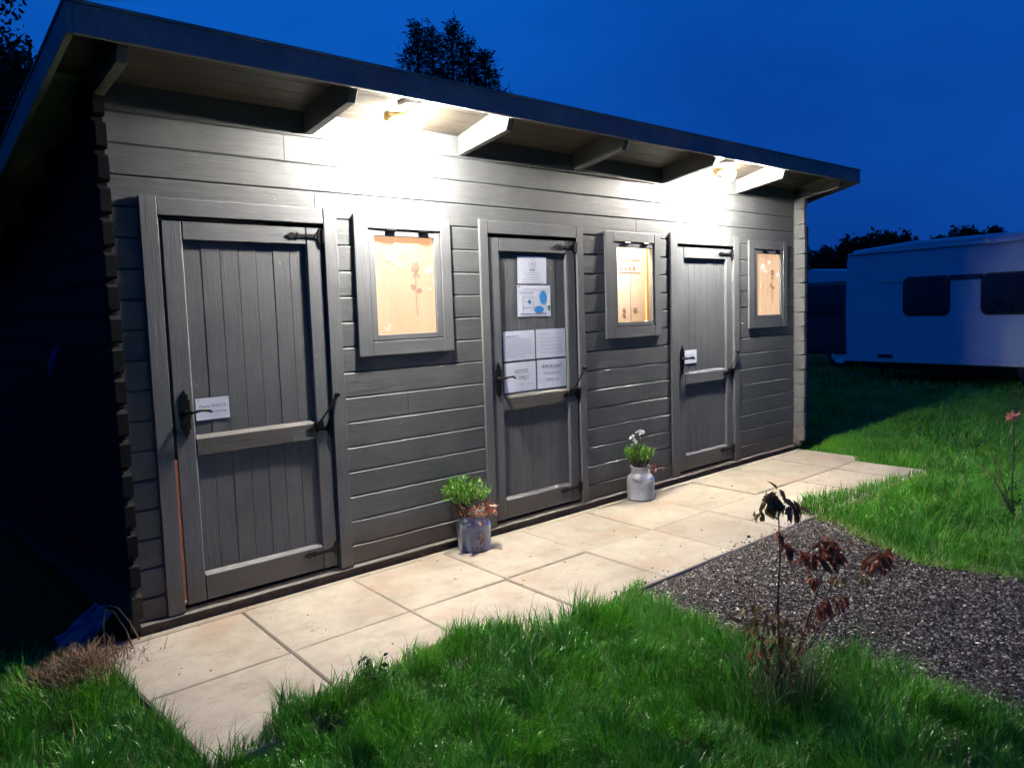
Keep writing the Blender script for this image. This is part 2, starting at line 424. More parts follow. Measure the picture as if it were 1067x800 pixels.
# side walls: logs staggered by half a course, their ends run past the front wall
def side_logs(xa, xb, gap=.020):
    mb = MB()
    zz = [Z0-.01] + [s-PITCH/2 for s in SEAMS] + [2.42]
    for a, b in zip(zz[:-1], zz[1:]):
        ye = 3.0 if b < 1.68 else max(.1, (2.41-b)/.249)
        g = .008
        mb.prism([(xa+.004, a), (xb-.004, a), (xb, a+g), (xb, b-g), (xb-.008, b), (xa+.008, b), (xa, b-g), (xa, a+g)], 'Y', -.055, ye)
        f = -.098-rnd.uniform(0, .008); k = rnd.uniform(-.002, .003)      # weathered log end, rounded top and bottom
        if b-a > .05: mb.prism([(-.055, a+gap), (f+.6*gap, a+gap+k), (f, a+1.5*gap+k), (f, b-.8*gap+k), (f+gap*1.1, b-.002+k), (-.055, b-.002)], 'X', xa+.001, xb-.001)
    return mb
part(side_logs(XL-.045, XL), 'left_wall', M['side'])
part(side_logs(XR, XR+.045, .007), 'right_wall', M['log'])
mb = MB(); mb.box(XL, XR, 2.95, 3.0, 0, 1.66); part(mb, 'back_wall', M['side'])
# foundation beam and the light drip strip
mb = MB(); mb.box(XL+.01, XR-.01, -.004, .04, -.03, .036); part(mb, 'foundation_beam', M['beam'])
mb = MB(); mb.prism([(-.020, .036), (.03, .036), (.03, .049), (-.004, .049), (-.020, .042)], 'X', XL, XR-.02); part(mb, 'sill_strip', M['sill'], bevel=.002)

# roof
SL = .245
RXL, RXR = .335, 6.742
def rz(y, z0=2.545): return z0 - SL*(y+.46)
# soffit boards with V joints
mb = MB(); yb = -.445; bw = .095
while yb < .0:
    y1 = min(yb+bw, -.0005)
    za, zb = rz(yb, 2.547)-.022, rz(y1, 2.547)-.022
    za -= .0; 
    mb.prism([(yb+.0015, za-.095+.004), (yb+.005, za-.095), (y1-.005, zb-.095), (y1-.0015, zb-.095+.004), (y1-.0015, zb-.083), (yb+.0015, za-.083)], 'X', RXL+.03, RXR-.03)
    yb += bw
# raise soffit so it meets the wall at 2.43
dz = 2.417 - (rz(0, 2.547)-.117)
for i, v in enumerate(mb.v): mb.v[i] = (v[0], v[1], v[2]+dz)
part(mb, 'soffit', M['soffit'])
mb = MB(); mb.box(RXL, RXR, -.47, -.443, 2.437, 2.547); part(mb, 'fascia', M['felt'], bevel=.006)
for nm, xa in (('barge_board', RXL-.025), ('barge_board', RXR)):
    mb = MB(); mb.prism([(-.47, 2.437), (3.3, 2.437-SL*3.77), (3.3, 2.547-SL*3.77), (-.47, 2.547)], 'X', xa, xa+.025)
    part(mb, nm, M['felt'], bevel=.003)
mb = MB(); mb.prism([(-.475, 2.549), (3.31, 2.549-SL*3.785), (3.31, 2.559-SL*3.785), (-.475, 2.559)], 'X', RXL-.03, RXR+.03)
part(mb, 'roof_felt', M['felt'])
# rafter tails
for x in (.508, 1.512, 2.505, 3.49, 4.475, 5.49, 6.475):
    mb = MB()
    mb.prism([(-.001, 2.310), (-.001, 2.433), (-.438, 2.537), (-.440, 2.432), (-.418, 2.378)], 'X', x-.022, x+.022)
    part(mb, 'rafter_tail', M['rafter'], bevel=.003)

# doors --------------------------------------------------------------
def rail(mb, x0, x1, z0, z1, mi, ct=False, cb=False, y0=-.004, y1=.036, ch=.014):
    pts = [(y1, z0)] + ([(y0+ch, z0), (y0, z0+ch)] if cb else [(y0, z0)]) + ([(y0, z1-ch), (y0+ch, z1)] if ct else [(y0, z1)]) + [(y1, z1)]
    mb.prism(pts, 'X', x0, x1, mi)
def stile(mb, x0, x1, z0, z1, mi, side, y0=-.004, y1=.036, ch=.007):
    if side > 0: pts = [(x0, y0), (x1-ch, y0), (x1, y0+ch), (x1, y1), (x0, y1)]
    else: pts = [(x0+ch, y0), (x1, y0), (x1, y1), (x0, y1), (x0, y0+ch)]
    mb.prism(pts, 'Z', z0, z1, mi)

def text_obj(txt, size, loc, mat, parent, name='print', rot=0.0, align='CENTER'):
    cu = bpy.data.curves.new(name, 'FONT'); cu.body = txt; cu.size = size; cu.align_x = align; cu.align_y = 'CENTER'; cu.space_line = .95
    cu.resolution_u = 3
    t = bpy.data.objects.new('tmp', cu); COL.objects.link(t)
    bpy.context.view_layer.update()
    me = bpy.data.meshes.new_from_object(t.evaluated_get(bpy.context.evaluated_depsgraph_get()))
    bpy.data.objects.remove(t)
    me.transform(Matrix.Translation(loc) @ Matrix.Rotation(rot, 4, 'Y') @ Matrix.Rotation(PI/2, 4, 'X'))
    me.materials.clear(); me.materials.append(mat)
    o = bpy.data.objects.new(name, me); COL.objects.link(o); o.parent = parent
    return o

def disc(mb, cx, cz, r, y0, y1, n=14, mi=0, sx=1, sz=1):
    mb.prism([(cx+r*sx*math.cos(2*PI*i/n), cz+r*sz*math.sin(2*PI*i/n)) for i in range(n)], 'Y', y0, y1, mi)

door_labels = ['leftmost door, paint worn off its middle rail and a bare red strip by the frame', 'middle door covered in laminated notices', 'right hand door with one small white notice']
for di, c in enumerate(DOORC):
    d = bpy.data.objects.new('door', None); COL.objects.link(d); d.parent = shed; d.location = Vector((c, 0, Z0)) - PO
    d['label'] = door_labels[di]; d.empty_display_size = .1
    # casing (uprights + head)
    mb = MB()
    hw = [.488, .462, .484][di]; iw = INW[di]
    for s in (-1, 1):
        x0, x1 = sorted((c+s*hw, c+s*iw))
        mb.box(x0, x1, -.0185, -.0005, Z0+.002, 1.947, 0)
        mb.box(*sorted((c+s*(iw+.0005), c+s*.428)), -.0, .10, Z0+.002, 1.868, 0)   # jamb
    mb.box(c-iw+.0005, c+iw-.0005, -.0165, -.0005, 1.866, 1.943, 1)
    mb.box(c-.408, c+.408, 0.0, .10, 1.870, 1.885, 1)
    part(mb, 'door_casing', [M['trim_v'], M['trim_h']], d, bevel=.003)
    mb = MB(); mb.box(c-.408, c+.408, -.002, .10, Z0, Z0+.012); mb.box(c-.408, c+.408, .09, .10, Z0, 1.87); part(mb, 'door_stop', M['beam'], d)
    # leaf frame
    L, R = c-[.392, .385, .383][di], c+[.398, .383, .381][di]
    mb = MB()
    stile(mb, L, L+.090, .078, 1.846, 0, 1); stile(mb, R-.085, R, .078, 1.846, 0, -1)
    a, b = L+.0905, R-.0855
    rail(mb, a, b, 1.762, 1.845, 1, cb=False); rail(mb, a, b, .080, .213, 1, ct=True, ch=.018)
    part(mb, 'door_frame', [M['trim_v'], M['trim_h']], d, bevel=.002)
    mb = MB(); rail(mb, a, b, .768, .864, 0, ct=True, ch=.018)
    part(mb, 'middle_rail', M['worn'] if di < 2 else M['trim_h'], d, bevel=.002)
    if di == 0:
        # broken lower edge of the worn rail shows as darker missing wood on the right
        mb = MB(); mb.prism([(1.33, .79), (1.345, .80), (1.36, .817), (1.40, .822), (1.445, .824), (1.449, .770), (1.33, .770)], 'Y', -.0062, -.0035); part(mb, 'split_patch', M['plank'], d)
    # planks
    mb = MB(); n = 7; pw = (b-a+.01)/n; 
    for (z0, z1) in ((.20, .78), (.85, 1.775)):
        for i in range(n):
            x0 = a-.005+pw*i; x1 = x0+pw; y = .016+rnd.uniform(-.0016, .0010)
            mb.prism([(x0+.0003, y+.002), (x0+.0018, y), (x1-.0018, y), (x1-.0003, y+.002), (x1-.0003, .034), (x0+.0003, .034)], 'Z', z0, z1)
    mb.box(a-.006, b+.006, .0345, .038, .19, 1.78)
    part(mb, 'door_panel', M['plank'], d)
    # iron hinges: pintle + tapering strap with a flared tip
    for (hz, ln, dr) in ((1.803, .20, 0), (.168, .20, 0), (.815, .15, 0)):
        mb = MB(); x1 = R+.006; y = -.010
        def sil(pts, ya, yb): mb.prism(pts, 'Y', ya, yb)
        if hz > 1 or hz < .3 or True:
            # strap outline
            t = x1-ln
            pr = [(x1-.02, .017), (x1-.05, .009), (t+.075, .008), (t+.06, .016), (t+.048, .009), (t+.03, .017), (t+.016, .010), (t, .001)]
            sil([(x, hz+h) for x, h in pr] + [(x, hz-h) for x, h in reversed(pr)], -.0095, -.0042)
            pr = [(x1-.004, .034), (x1-.012, .043), (x1-.02, .034), (x1-.024, .018), (x1-.024, 0)]
            sil([(x, hz+h) for x, h in pr] + [(x, hz-h) for x, h in reversed(pr)], -.012, -.005)
            mb.tube([(x1, -.012, hz-.034), (x1, -.012, hz+.034)], .007, 10)
            pr = [(x1+.004, .030), (x1+.018, .038), (x1+.012, 0)]
            sil([(x1+.004, hz+.030), (x1+.009, hz+.037), (x1+.009, hz-.037), (x1+.004, hz-.030)], -.018, -.002)
            for q in (.04, .09, .14):
                if q < ln-.02: mb.tube([(x1-q, -.0095, hz), (x1-q, -.0125, hz)], .004, 8)
        part(mb, 'hinge', M['iron'], d)
    # door stay
    st = bpy.data.objects.new('door_stay', None)
    mb = MB(); p0 = Vector((c+.322, -.018, .842)); p1 = Vector((c+.432, -.034, .985))
    mb.tube([p0, p0.lerp(p1, .5)+Vector((0, -.004, .0)), p1], [.0062, .005, .0062], 10)
    mb.tube([p0+Vector((0, .014, 0)), p0-Vector((0, .006, 0))], .012, 10)
    mb.tube([p1+Vector((0, .016, 0)), p1-Vector((0, .007, 0))], .011, 10)
    mb.box(p0.x-.02, p0.x+.035, -.009, -.0042, .825, .856)
    part(mb, 'door_stay', [M['iron']], d)
    # lever handle on an ornate black plate
    mb = MB(); hx = L+.045; hz = .965
    prof = [(0, .115), (.006, .098), (.017, .088), (.012, .076), (.024, .062), (.021, .03), (.027, 0), (.021, -.03), (.024, -.062), (.012, -.076), (.017, -.088), (.006, -.098), (0, -.115)]
    mb.prism([(hx+x, hz+z) for x, z in prof] + [(hx-x, hz+z) for x, z in reversed(prof[1:-1])], 'Y', -.0105, -.0042)
    mb.tube([(hx, -.008, hz+.01), (hx, -.034, hz+.01)], [.014, .010], 12)
    mb.tube([(hx, -.034, hz+.01), (hx+.02, -.048, hz+.012), (hx+.06, -.05, hz+.018), (hx+.09, -.049, hz+.017), (hx+.108, -.047, hz+.006)], [.0085, .0075, .006, .007, .0055], 10)
    mb.tube([(hx, -.0105, hz-.05), (hx, -.014, hz-.05)], .008, 10)
    part(mb, 'handle', M['iron'], d)
    if di == 0:
        mb = MB(); mb.box(L-.0165, L-.004, -.003, .03, .085, .765); part(mb, 'bare_wood_strip', M['bare'], d)
        mb = MB(); mb.tube([(L-.010, -.0031, .10), (L-.010, -.006, .10)], .005, 10); part(mb, 'screw_head', M['white'], d)
        mb = MB(); mb.box(c-.40, c+.1, -.0, .03, 1.852, 1.859); part(mb, 'bare_head_strip', M['bare'], d)
        # spy hole like pale screw on the planks
        mb = MB(); mb.tube([(1.005, .0179, 1.145), (1.005, .015, 1.145)], .006, 10); part(mb, 'screw_head', M['brass'], d)

# windows ------------------------------------------------------------
def flower_shapes(c, mirror=False):
    """returns builders for the window stickers in pane coordinates"""
    y0, y1 = .0040, .0055
    out = []
    def new(mat):
        m_ = MB(); out.append((m_, mat)); return m_
    def petal(mb, x, z, ang, ln, wd, y=(y0, y1)):
        pts = []
        for i in range(9):
            t = i/8; pts.append((t*ln, wd*math.sin(PI*t)**.8))
        pts = pts + [(a, -b) for a, b in reversed(pts[1:-1])]
        ca, sa = math.cos(ang), math.sin(ang)
        mb.prism([(x+a*ca-b*sa, z+a*sa+b*ca) for a, b in pts], 'Y', *y)
    def line(mb, pts, wd, y=(y0, y1)):
        for (a, b) in zip(pts[:-1], pts[1:]):
            dx, dz = b[0]-a[0], b[1]-a[1]; l = math.hypot(dx, dz); nx, nz = -dz/l*wd/2, dx/l*wd/2
            mb.prism([(a[0]+nx, a[1]+nz), (b[0]+nx, b[1]+nz), (b[0]-nx, b[1]-nz), (a[0]-nx, a[1]-nz)], 'Y', *y)
    def fly(mb, x, z, s, a=0):
        for q, l in ((2.5, 1), (.65, 1), (3.7, .7), (-.55, .7)): petal(mb, x, z, q+a, s*l, s*l*.33, (y0-rnd.uniform(0, .0008), y1))
    # lilies
    W = new('stk_white'); W2_ = new('stk_white'); P = new('stk_pale'); P2 = new('stk_pale'); B = new('stk_brown')
    lx, lz = c-.085, 1.700
    for k, q in enumerate((.2, .9, 1.7, 2.5, 3.3, -.9)): petal(W, lx, lz, q, .042, .011, (y0-.0003*k, y1))
    for k, q in enumerate((.4, 1.0, 1.6)): petal(W2_, lx+.045, lz-.045, q, .034, .008, (y0-.0003*k, y1))
    line(P, [(lx, lz-.01), (lx-.035, lz-.09), (lx-.05, lz-.2), (lx-.045, 1.30)], .004)
    line(P2, [(lx+.045, lz-.045), (lx-.01, lz-.11), (lx-.03, lz-.19)], .003, (y0-.001, y1-.001))
    Q = new('stk_pale'); petal(Q, lx-.045, 1.30, 1.2, .05, .012); petal(Q, lx-.05, 1.30, 2.1, .035, .010, (y0-.0005, y1))
    fly(new('stk_white'), c+.022, 1.742, .030, .1); fly(new('stk_white'), c+.17, 1.635, .036, .3); fly(new('stk_pale'), c+.165, 1.53, .02, 0); fly(new('stk_white'), c-.195, 1.60, .020, .5)
    # rose
    rx, rzz = c+.072, 1.655
    for k in range(9): petal(B, rx, rzz, k*2*PI/9+.2, .034 if k % 2 else .028, .014, (y0-.0002*k, y1))
    disc(B, rx, rzz, .020, y0-.003, y1)
    petal(B, rx, rzz-.035, 3.9, .03, .008); petal(B, rx, rzz-.035, -.6, .036, .008, (y0-.0003, y1))
    line(B, [(rx, rzz-.02), (rx-.002, rzz-.14), (rx+.002, rzz-.27)], .0045)
    petal(B, rx-.002, rzz-.128, 2.4, .045, .016); petal(B, rx, rzz-.135, .15, .042, .014, (y0-.0003, y1))
    return out

wl = ['leftmost window, frosted peach pane with a brown rose and white lilies', 'middle window, clear pane showing white notices and pine boards', 'right hand window, dim frosted pane with a rose sticker']
for wi, c in enumerate(WINC):
    wn = bpy.data.objects.new('window', None); COL.objects.link(wn); wn.parent = shed; wn.location = Vector((c, 0, 1.17)) - PO
    wn['label'] = wl[wi]
    xa, xb, za, zb = c-WOX[wi][0], c+WOX[wi][1], 1.172, 1.930
    mb = MB()
    mb.box(xa, xa+.088, -.0185, -.0005, za, zb, 0); mb.box(xb-.070, xb, -.0185, -.0005, za, zb, 0)
    mb.box(xa+.0885, xb-.0705, -.0170, -.0005, za, za+.078, 1); mb.box(xa+.0885, xb-.0705, -.0170, -.0005, zb-.072, zb, 1)
    part(mb, 'window_frame', [M['trim_v'], M['trim_h']], wn, bevel=.003)
    mb = MB(); sa, sb, sc, sd = xa+.092, xb-.074, za+.083, zb-.078
    mb.box(sa, c-.203, -.011, .020, sc, sd, 0); mb.box(c+.203, sb, -.011, .020, sc, sd, 0)
    mb.box(c-.2025, c+.2025, -.010, .020, sc, 1.284, 1); mb.box(c-.2025, c+.2025, -.010, .020, 1.820, sd, 1)
    part(mb, 'sash', [M['trim_v'], M['trim_h']], wn, bevel=.0025)
    for q in (-.10, .12):
        mb = MB(); mb.box(c+q-.032, c+q+.032, -.0215, -.0115, sd-.008, sd+.008); mb.tube([(c+q-.03, -.023, sd), (c+q+.03, -.023, sd)], .005, 8)
        part(mb, 'hinge', M['iron'], wn)
    mb = MB()
    if wi == 1: mb.box(c-.2045, c+.2045, .006, .009, 1.282, 1.822)
    else: mb.box(c-.2045, c+.2045, .006, .011, 1.282, 1.822)
    part(mb, 'pane', [M['frost'], M['glass'], M['frost2']][wi], wn)
    if wi != 1:
        for m_, mt in flower_shapes(c): part(m_, 'sticker', M[mt], wn)
    mb = MB(); mb.box(c-.30, c+.30, .0455, .05, 1.2, 1.262) ; mb.box(c-.2045, c+.2045, .021, .0455, 1.262, 1.282); part(mb, 'window_board', M['pine'], wn)

# room behind the middle window
mb = MB()
for i in range(5):                                  # pine boards behind the clear pane
    x0 = 4.56+.085*i; mb.prism([(x0+.001, .256), (x0+.004, .25), (x0+.091, .25), (x0+.094, .256), (x0+.094, .27), (x0+.001, .27)], 'Z', .9, 2.2)
mb.box(3.55, 3.57, .046, .29, .9, 2.2); mb.box(5.0, 5.02, .07, .29, .9, 2.2); mb.box(3.55, 5.02, .046, .29, .88, .9); mb.box(3.55, 5.02, .046, .29, 2.2, 2.22); mb.box(4.55, 5.0, .105, .11, .9, 2.2); mb.box(4.545, 4.549, .046, .112, .9, 2.2)
part(mb, 'inner_partition', M['pine'])
mb = MB(); mb.box(3.57, 4.559, .262, .275, .9, 2.2); part(mb, 'inner_white_board', M['white'])
mb = MB()
_n0 = len(mb.v)
for i in range(4): disc(mb, 4.13+.052*i, 1.70, .017, .2575, .2605, 14); 
mb.box(4.10, 4.36, .2580, .2605, 1.755, 1.76); mb.box(4.10, 4.36, .258, .2605, 1.66, 1.663)
mb.box(4.24, 4.243, .258, .2605, 1.02, 1.655)
for z in (1.375, 1.335, 1.22): mb.box(4.145, 4.175, .258, .2605, z-.009, z+.009)
mb.box(4.275, 4.318, .258, .2605, 1.36, 1.385)
for i in range(7): mb.box(4.25, 4.34, .2585, .2605, 1.28-.03*i, 1.283-.03*i)
for i in range(_n0, len(mb.v)): mb.v[i] = (mb.v[i][0]+.13, mb.v[i][1], mb.v[i][2])
part(mb, 'inner_notice_print', M['greyink'])
l = bpy.data.lights.new('room_lamp', 'POINT'); l.energy = 110; l.color = (1, .80, .58); l.shadow_soft_size = .05
lo = bpy.data.objects.new('room_lamp', l); COL.objects.link(lo); lo.location = Vector((4.05, .13, 2.05))-PO; lo.parent = shed

# ------------------------------------------------------------------ eave lamps
def eave_lamp(x, label):
    r = empty('eave_lamp', (x, -.255, 2.45), label, 'lamp', 'lamps under the eaves')
    mb = MB(); mb.lathe([(0, .035), (.062, .035), (.062, .012), (.05, .002), (.0, .002)], n=32); mb.build('base_plate', M['white'], r, smooth=False, bevel=.001)
    mb = MB(); mb.tube([(0, 0, .005), (-.02, 0, -.025), (-.05, .0, -.045)], [.011, .010, .012], 10)
    mb.tube([(-.03, 0, -.040), (-.135, 0.004, -.055)], [.021, .019], 16)
    mb.tube([(-.135, .004, -.055), (-.150, .004, -.057)], [.026, .024], 16)
    mb.build('lamp_holder', M['brass'], r, smooth=False)
    mb = MB(); n = 12
    prof = [(.0, -.052)] + [(.050*math.sin(PI*i/n), -.052*math.cos(PI*i/n)) for i in range(1, n)] + [(0, .052)]
    mb.lathe(prof, (.022, 0, -.062), 16); mb.build('bulb', M['bulb'], r, smooth=True)
    return r
eave_lamp(1.965, 'bright bulb lamp under the eaves above the leftmost window')
eave_lamp(4.93, 'bright bulb lamp under the eaves above the right hand door')
LAMP_L = 6600.0
# added falloff in the bulb's emission: underside strongest, sides and top held back
_nt = M['bulb'].node_tree; _b = _nt.nodes['Principled BSDF']
_g = N(_nt, 'ShaderNodeNewGeometry'); _s = N(_nt, 'ShaderNodeSeparateXYZ'); _nt.links.new(_g.outputs['Normal'], _s.inputs[0])
_r = ramp(_nt, math_(_nt, 'ADD', math_(_nt, 'MULTIPLY', _s.outputs['Z'], -.5), .5), [(0, (.03,)*3), (.45, (.075,)*3), (.62, (.26,)*3), (.80, (.92,)*3), (1, (1, 1, 1))])
_nt.links.new(math_(_nt, 'MULTIPLY', _r, LAMP_L), _b.inputs['Emission Strength'])

# ------------------------------------------------------------------ notices
def notice(x0, x1, z0, z1, label, y=.0142, mat='paper', tilt=0, curl=.003):
    cx, cz = (x0+x1)/2, (z0+z1)/2
    r = empty('notice', (cx, y, cz), label, 'notice', 'laminated notices on the doors')
    r.rotation_euler = (0, tilt, 0)
    mb = MB(); nx, nz = 8, 5; hw, hh = (x1-x0)/2, (z1-z0)/2
    vs = []; fs = []; ph = rnd.uniform(0, 6)
    for j in range(nz+1):
        for i in range(nx+1):
            u, v = i/nx*2-1, j/nz*2-1
            vs.append((u*hw, -.0020-.0010*math.sin(2.3*u+ph)-.0006*math.sin(1.9*v+ph*2), v*hh))
    for j in range(nz):
        for i in range(nx):
            a = j*(nx+1)+i; fs.append((a, a+1, a+nx+2, a+nx+1))
    mb.add(vs, fs)
    o = mb.build('sheet', M[mat], r, smooth=True, fix=False)
    return r
YP = -.0045
def lines(r, rows, mat='ink', name='print'):
    mb = MB()
    for k, (x0, x1, z, h) in enumerate(rows): mb.box(x0, x1, YP-.0004, YP, z-h/2, z+h/2)
    mb.build(name, M[mat], r)
def words(r, z, x0, x1, h, mat='ink'):
    rows = []; x = x0
    while x < x1:
        l = rnd.uniform(.008, .022); rows.append((x, min(x+l, x1), z, h)); x += l+.005
    return rows
n1 = notice(.860, 1.020, .930, 1.032, 'small white notice reading Please KNOCK beside the handle of the leftmost door')
text_obj('Please KNOCK', .0205, (0, YP-.0004, .012), M['ink'], n1); text_obj('before entering', .0165, (.012, YP-.0004, -.014), M['ink'], n1)
mb = MB()
for s in (-1, 1): mb = MB(); mb.prism([(s*.066-.007, .036), (s*.066-.004, .034), (s*.066+.008, .046), (s*.066+.005, .048)], 'Y', YP-.0004, YP); mb.build('tick_mark', M['greyink'], n1)
n2 = notice(4.710, 4.892, .930, 1.036, 'small square white notice beside the handle of the right hand door')
text_obj('Please KNOCK', .020, (0, YP-.0004, .016), M['greyink'], n2); lines(n2, [(-.01, .055, -.012, .008)])
n3 = notice(2.940, 3.200, 1.562, 1.736, 'topmost sheet on the middle door with a round crest over lines of print', tilt=.01)
mb = MB()
for i in range(28):
    a0 = 2*PI*i/28; a1 = 2*PI*(i+.62)/28
    mb.prism([(.034*math.cos(a)*k, .040+.027*math.sin(a)*k) for a, k in ((a0, 1), (a1, 1), (a1, .82), (a0, .82))], 'Y', YP-.0004, YP)
mb.prism([(-.012, .036), (0, .050), (.014, .036), (.004, .030)], 'Y', YP-.0004, YP)
mb.build('crest', M['greyink'], n3)
lines(n3, words(n3, .002, -.026, .026, .006)); lines(n3, sum([words(n3, -.016-.0155*i, -.07-.02*(i > 2), .07+.02*(i > 2), .0032) for i in range(5)], []), 'greyink')
lines(n3, words(n3, .077, -.03, .03, .003), 'greyink')
n4 = notice(2.930, 3.230, 1.352, 1.552, 'site plan sheet with blue ovals on the middle door, under the crest sheet', tilt=.012)
mb = MB(); disc(mb, .080, .022, .044, YP-.0004, YP, 20, 0, .72, 1.0); disc(mb, .040, -.055, .026, YP-.0004, YP, 18, 0, 1.7, .85)
disc(mb, -.045, -.005, .013, YP-.0004, YP, 12); mb.build('blue_mark', M['blueink'], n4)
mb = MB(); mb.box(.122, .144, YP-.0004, YP, -.062, -.03); mb.build('green_mark', M['greenink'], n4)
lines(n4, [(-.135, -.01, .052, .003), (-.105, .015, .022, .002), (-.105, -.103, -.01, .09), (-.105, -.005, -.042, .003), (-.008, -.005, -.025, .034), (-.125, .11, -.082, .004), (-.085, .0, -.005, .002), (-.10, .13, .077, .002), (-.14, -.13, .09, .008)])
def sheet4(x0, x1, z0, z1, label): return notice(x0, x1, z0, z1, label, tilt=rnd.uniform(-.006, .006))
n5 = sheet4(2.797, 3.074, 1.077, 1.264, 'upper left sheet of the block of four on the middle door, full of small print')
lines(n5, words(n5, .062, -.115, .0, .007), 'greyink'); lines(n5, sum([words(n5, .04-.0155*i, -.115, .11-.06*(i == 7), .0035) for i in range(8)], []), 'greyink')
n6 = sheet4(3.086, 3.362, 1.078, 1.266, 'upper right sheet of the block of four on the middle door, pale with faint lines')
lines(n6, words(n6, .062, -.115, -.03, .005), 'greyink'); lines(n6, sum([words(n6, .035-.024*i, -.1, .10, .003) for i in range(5)], []), 'greyink')
n7 = sheet4(2.797, 3.076, .877, 1.064, 'lower left sheet of the block of four, short bold notice behind the handle')
text_obj('NOTICE', .032, (.01, YP-.0004, .035), M['ink'], n7); text_obj('ONLY', .034, (.03, YP-.0004, -.008), M['ink'], n7)
text_obj('1 PM', .026, (0, YP-.0004, -.05), M['greyink'], n7); lines(n7, [(.05, .11, -.05, .003)], 'greyink')
n8 = sheet4(3.090, 3.364, .877, 1.065, 'lower right sheet of the block of four, centred bold lettering')
text_obj('IMPORTANT', .034, (0, YP-.0004, .048), M['ink'], n8); text_obj('Please keep clean', .021, (0, YP-.0004, .004), M['ink'], n8); text_obj('THANK YOU', .022, (0, YP-.0004, -.036), M['ink'], n8)

# ------------------------------------------------------------------ path
g = MB(); 
def slab(mb, x0, x1, y0, y1, z):
    dz = [z+rnd.uniform(-.003, .003) for _ in range(4)]; c = .006; b0 = len(mb.v)
    X = [x0, x1, x1, x0]; Y = [y0, y0, y1, y1]
    cx, cy = (x0+x1)/2, (y0+y1)/2
    def ins(i, d): return (X[i]+(d if X[i] < cx else -d), Y[i]+(d if Y[i] < cy else -d))
    vs = [(X[i], Y[i], -.05) for i in range(4)] + [(X[i], Y[i], dz[i]-c) for i in range(4)] + [(*ins(i, c), dz[i]) for i in range(4)]
    fs = [(i, (i+1) % 4, 4+(i+1) % 4, 4+i) for i in range(4)] + [(4+i, 4+(i+1) % 4, 8+(i+1) % 4, 8+i) for i in range(4)] + [(8, 9, 10, 11)]
    mb.add(vs, fs)
ROWS = [(-.008, -.062), (-.068, -.665), (-.671, -1.272)]
tones = []
COLS = [.99, 1.60, 2.21, 2.83, 3.45, 4.06, 4.68, 5.30, 5.92, 6.53]
for ri, (ya, yb) in enumerate(ROWS):
    x = .35
    cols = COLS if ri == 1 else ([3.6, 6.53] if ri == 0 else COLS[:-1] + [6.33])
    for k, xe in enumerate(cols):
        b0 = len(g.v)
        slab(g, x+.0028, xe-.0028, yb, ya, rnd.uniform(-.004, .002)); t = rnd.random()
        for i in range(b0, len(g.v)):
            vx, vy, vz = g.v[i]; w_ = min(1, (vx-.35)/.5)
            g.v[i] = (vx+.085*vy*w_, vy, vz)
        tones += [t]*(len(g.v)-b0); x = xe
b0 = len(g.v)
g2 = MB(); g2.v, g2.f, g2.m = g.v[:b0], [f for f in g.f if max(f) < b0], [0]*len([f for f in g.f if max(f) < b0])
o = g2.build('path', M['concrete']); a = o.data.attributes.new('rnd', 'FLOAT', 'POINT'); a.data.foreach_set('value', tones[:b0]); tag(o, kind='structure')
mb = MB(); mb.box(.345, 6.25, -1.268, -.0, -.06, -.008); o = mb.build('path_bed', M['joint']); tag(o, kind='structure')

# ground sheet to the horizon, lawn side slightly lower than the slabs
mb = MB(); mb.add([(-300, -300, -.045), (300, -300, -.045), (300, 300, -.045), (-300, 300, -.045)], [(0, 1, 2, 3)])
o = mb.build('ground', M['soil']); tag(o, kind='structure')

# ------------------------------------------------------------------ gravel
GP = [(2.47, -1.279), (2.36, -1.55), (2.37, -2.0), (2.40, -2.5), (2.42, -3.2), (2.45, -6.5), (4.25, -6.5), (4.02, -3.4), (3.93, -2.6), (3.86, -2.1), (4.15, -1.62), (4.38, -1.42), (4.30, -1.279)]
def inpoly(x, y, P):
    ins = np.zeros(x.shape, bool); n = len(P)
    for i in range(n):
        x0, y0 = P[i]; x1, y1 = P[(i+1) % n]
        c = ((y0 > y) != (y1 > y)) & (x < (x1-x0)*(y-y0)/(y1-y0+1e-12)+x0)
        ins ^= c
    return ins
def hnoise(x, y, sc, seed=0):
    r = np.random.default_rng(seed); z = 0
    for k in range(6):
        a = r.uniform(0, 6.28); fr = sc*r.uniform(.6, 1.9); z = z + np.sin((x*math.cos(a)+y*math.sin(a))*fr+r.uniform(0, 6.28))
    return z/6
mb = MB(); n = 40
gx = np.linspace(2.3, 4.4, 43); 
mb.add([(x, y, -.040) for x, y in GP], [tuple(range(len(GP)))])
bed = mb.build('gravel_bed', M['gravelbed'], fix=False); tag(bed, kind='structure')
nc = 130000
x = rng.uniform(2.25, 4.45, nc*2); y = -1.272 - 5.2*rng.random(nc*2)**1.7
k = inpoly(x + hnoise(x, y, 14, 3)*.06, y + hnoise(y, x, 14, 4)*.05*(y < -1.45), GP); x, y = x[k][:nc], y[k][:nc]; nn = len(x)
ns = 90; x = np.concatenate([x, rng.uniform(2.35, 4.6, ns)]); y = np.concatenate([y, -1.272+.008+np.abs(rng.normal(0, .035, ns))]); nn = len(x)
z = -.022 + .010*hnoise(x, y, 5, 9) + rng.uniform(-.006, .006, nn)
z = np.where(y > -1.27, .003, z)
s = rng.uniform(.0028, .0072, nn)*(1+.9*(rng.random(nn) > .95))
octv = np.array([(1, 0, 0), (-1, 0, 0), (0, 1, 0), (0, -1, 0), (0, 0, 1), (0, 0, -1)], float)
octf = np.array([(0, 2, 4), (2, 1, 4), (1, 3, 4), (3, 0, 4), (2, 0, 5), (1, 2, 5), (3, 1, 5), (0, 3, 5)])
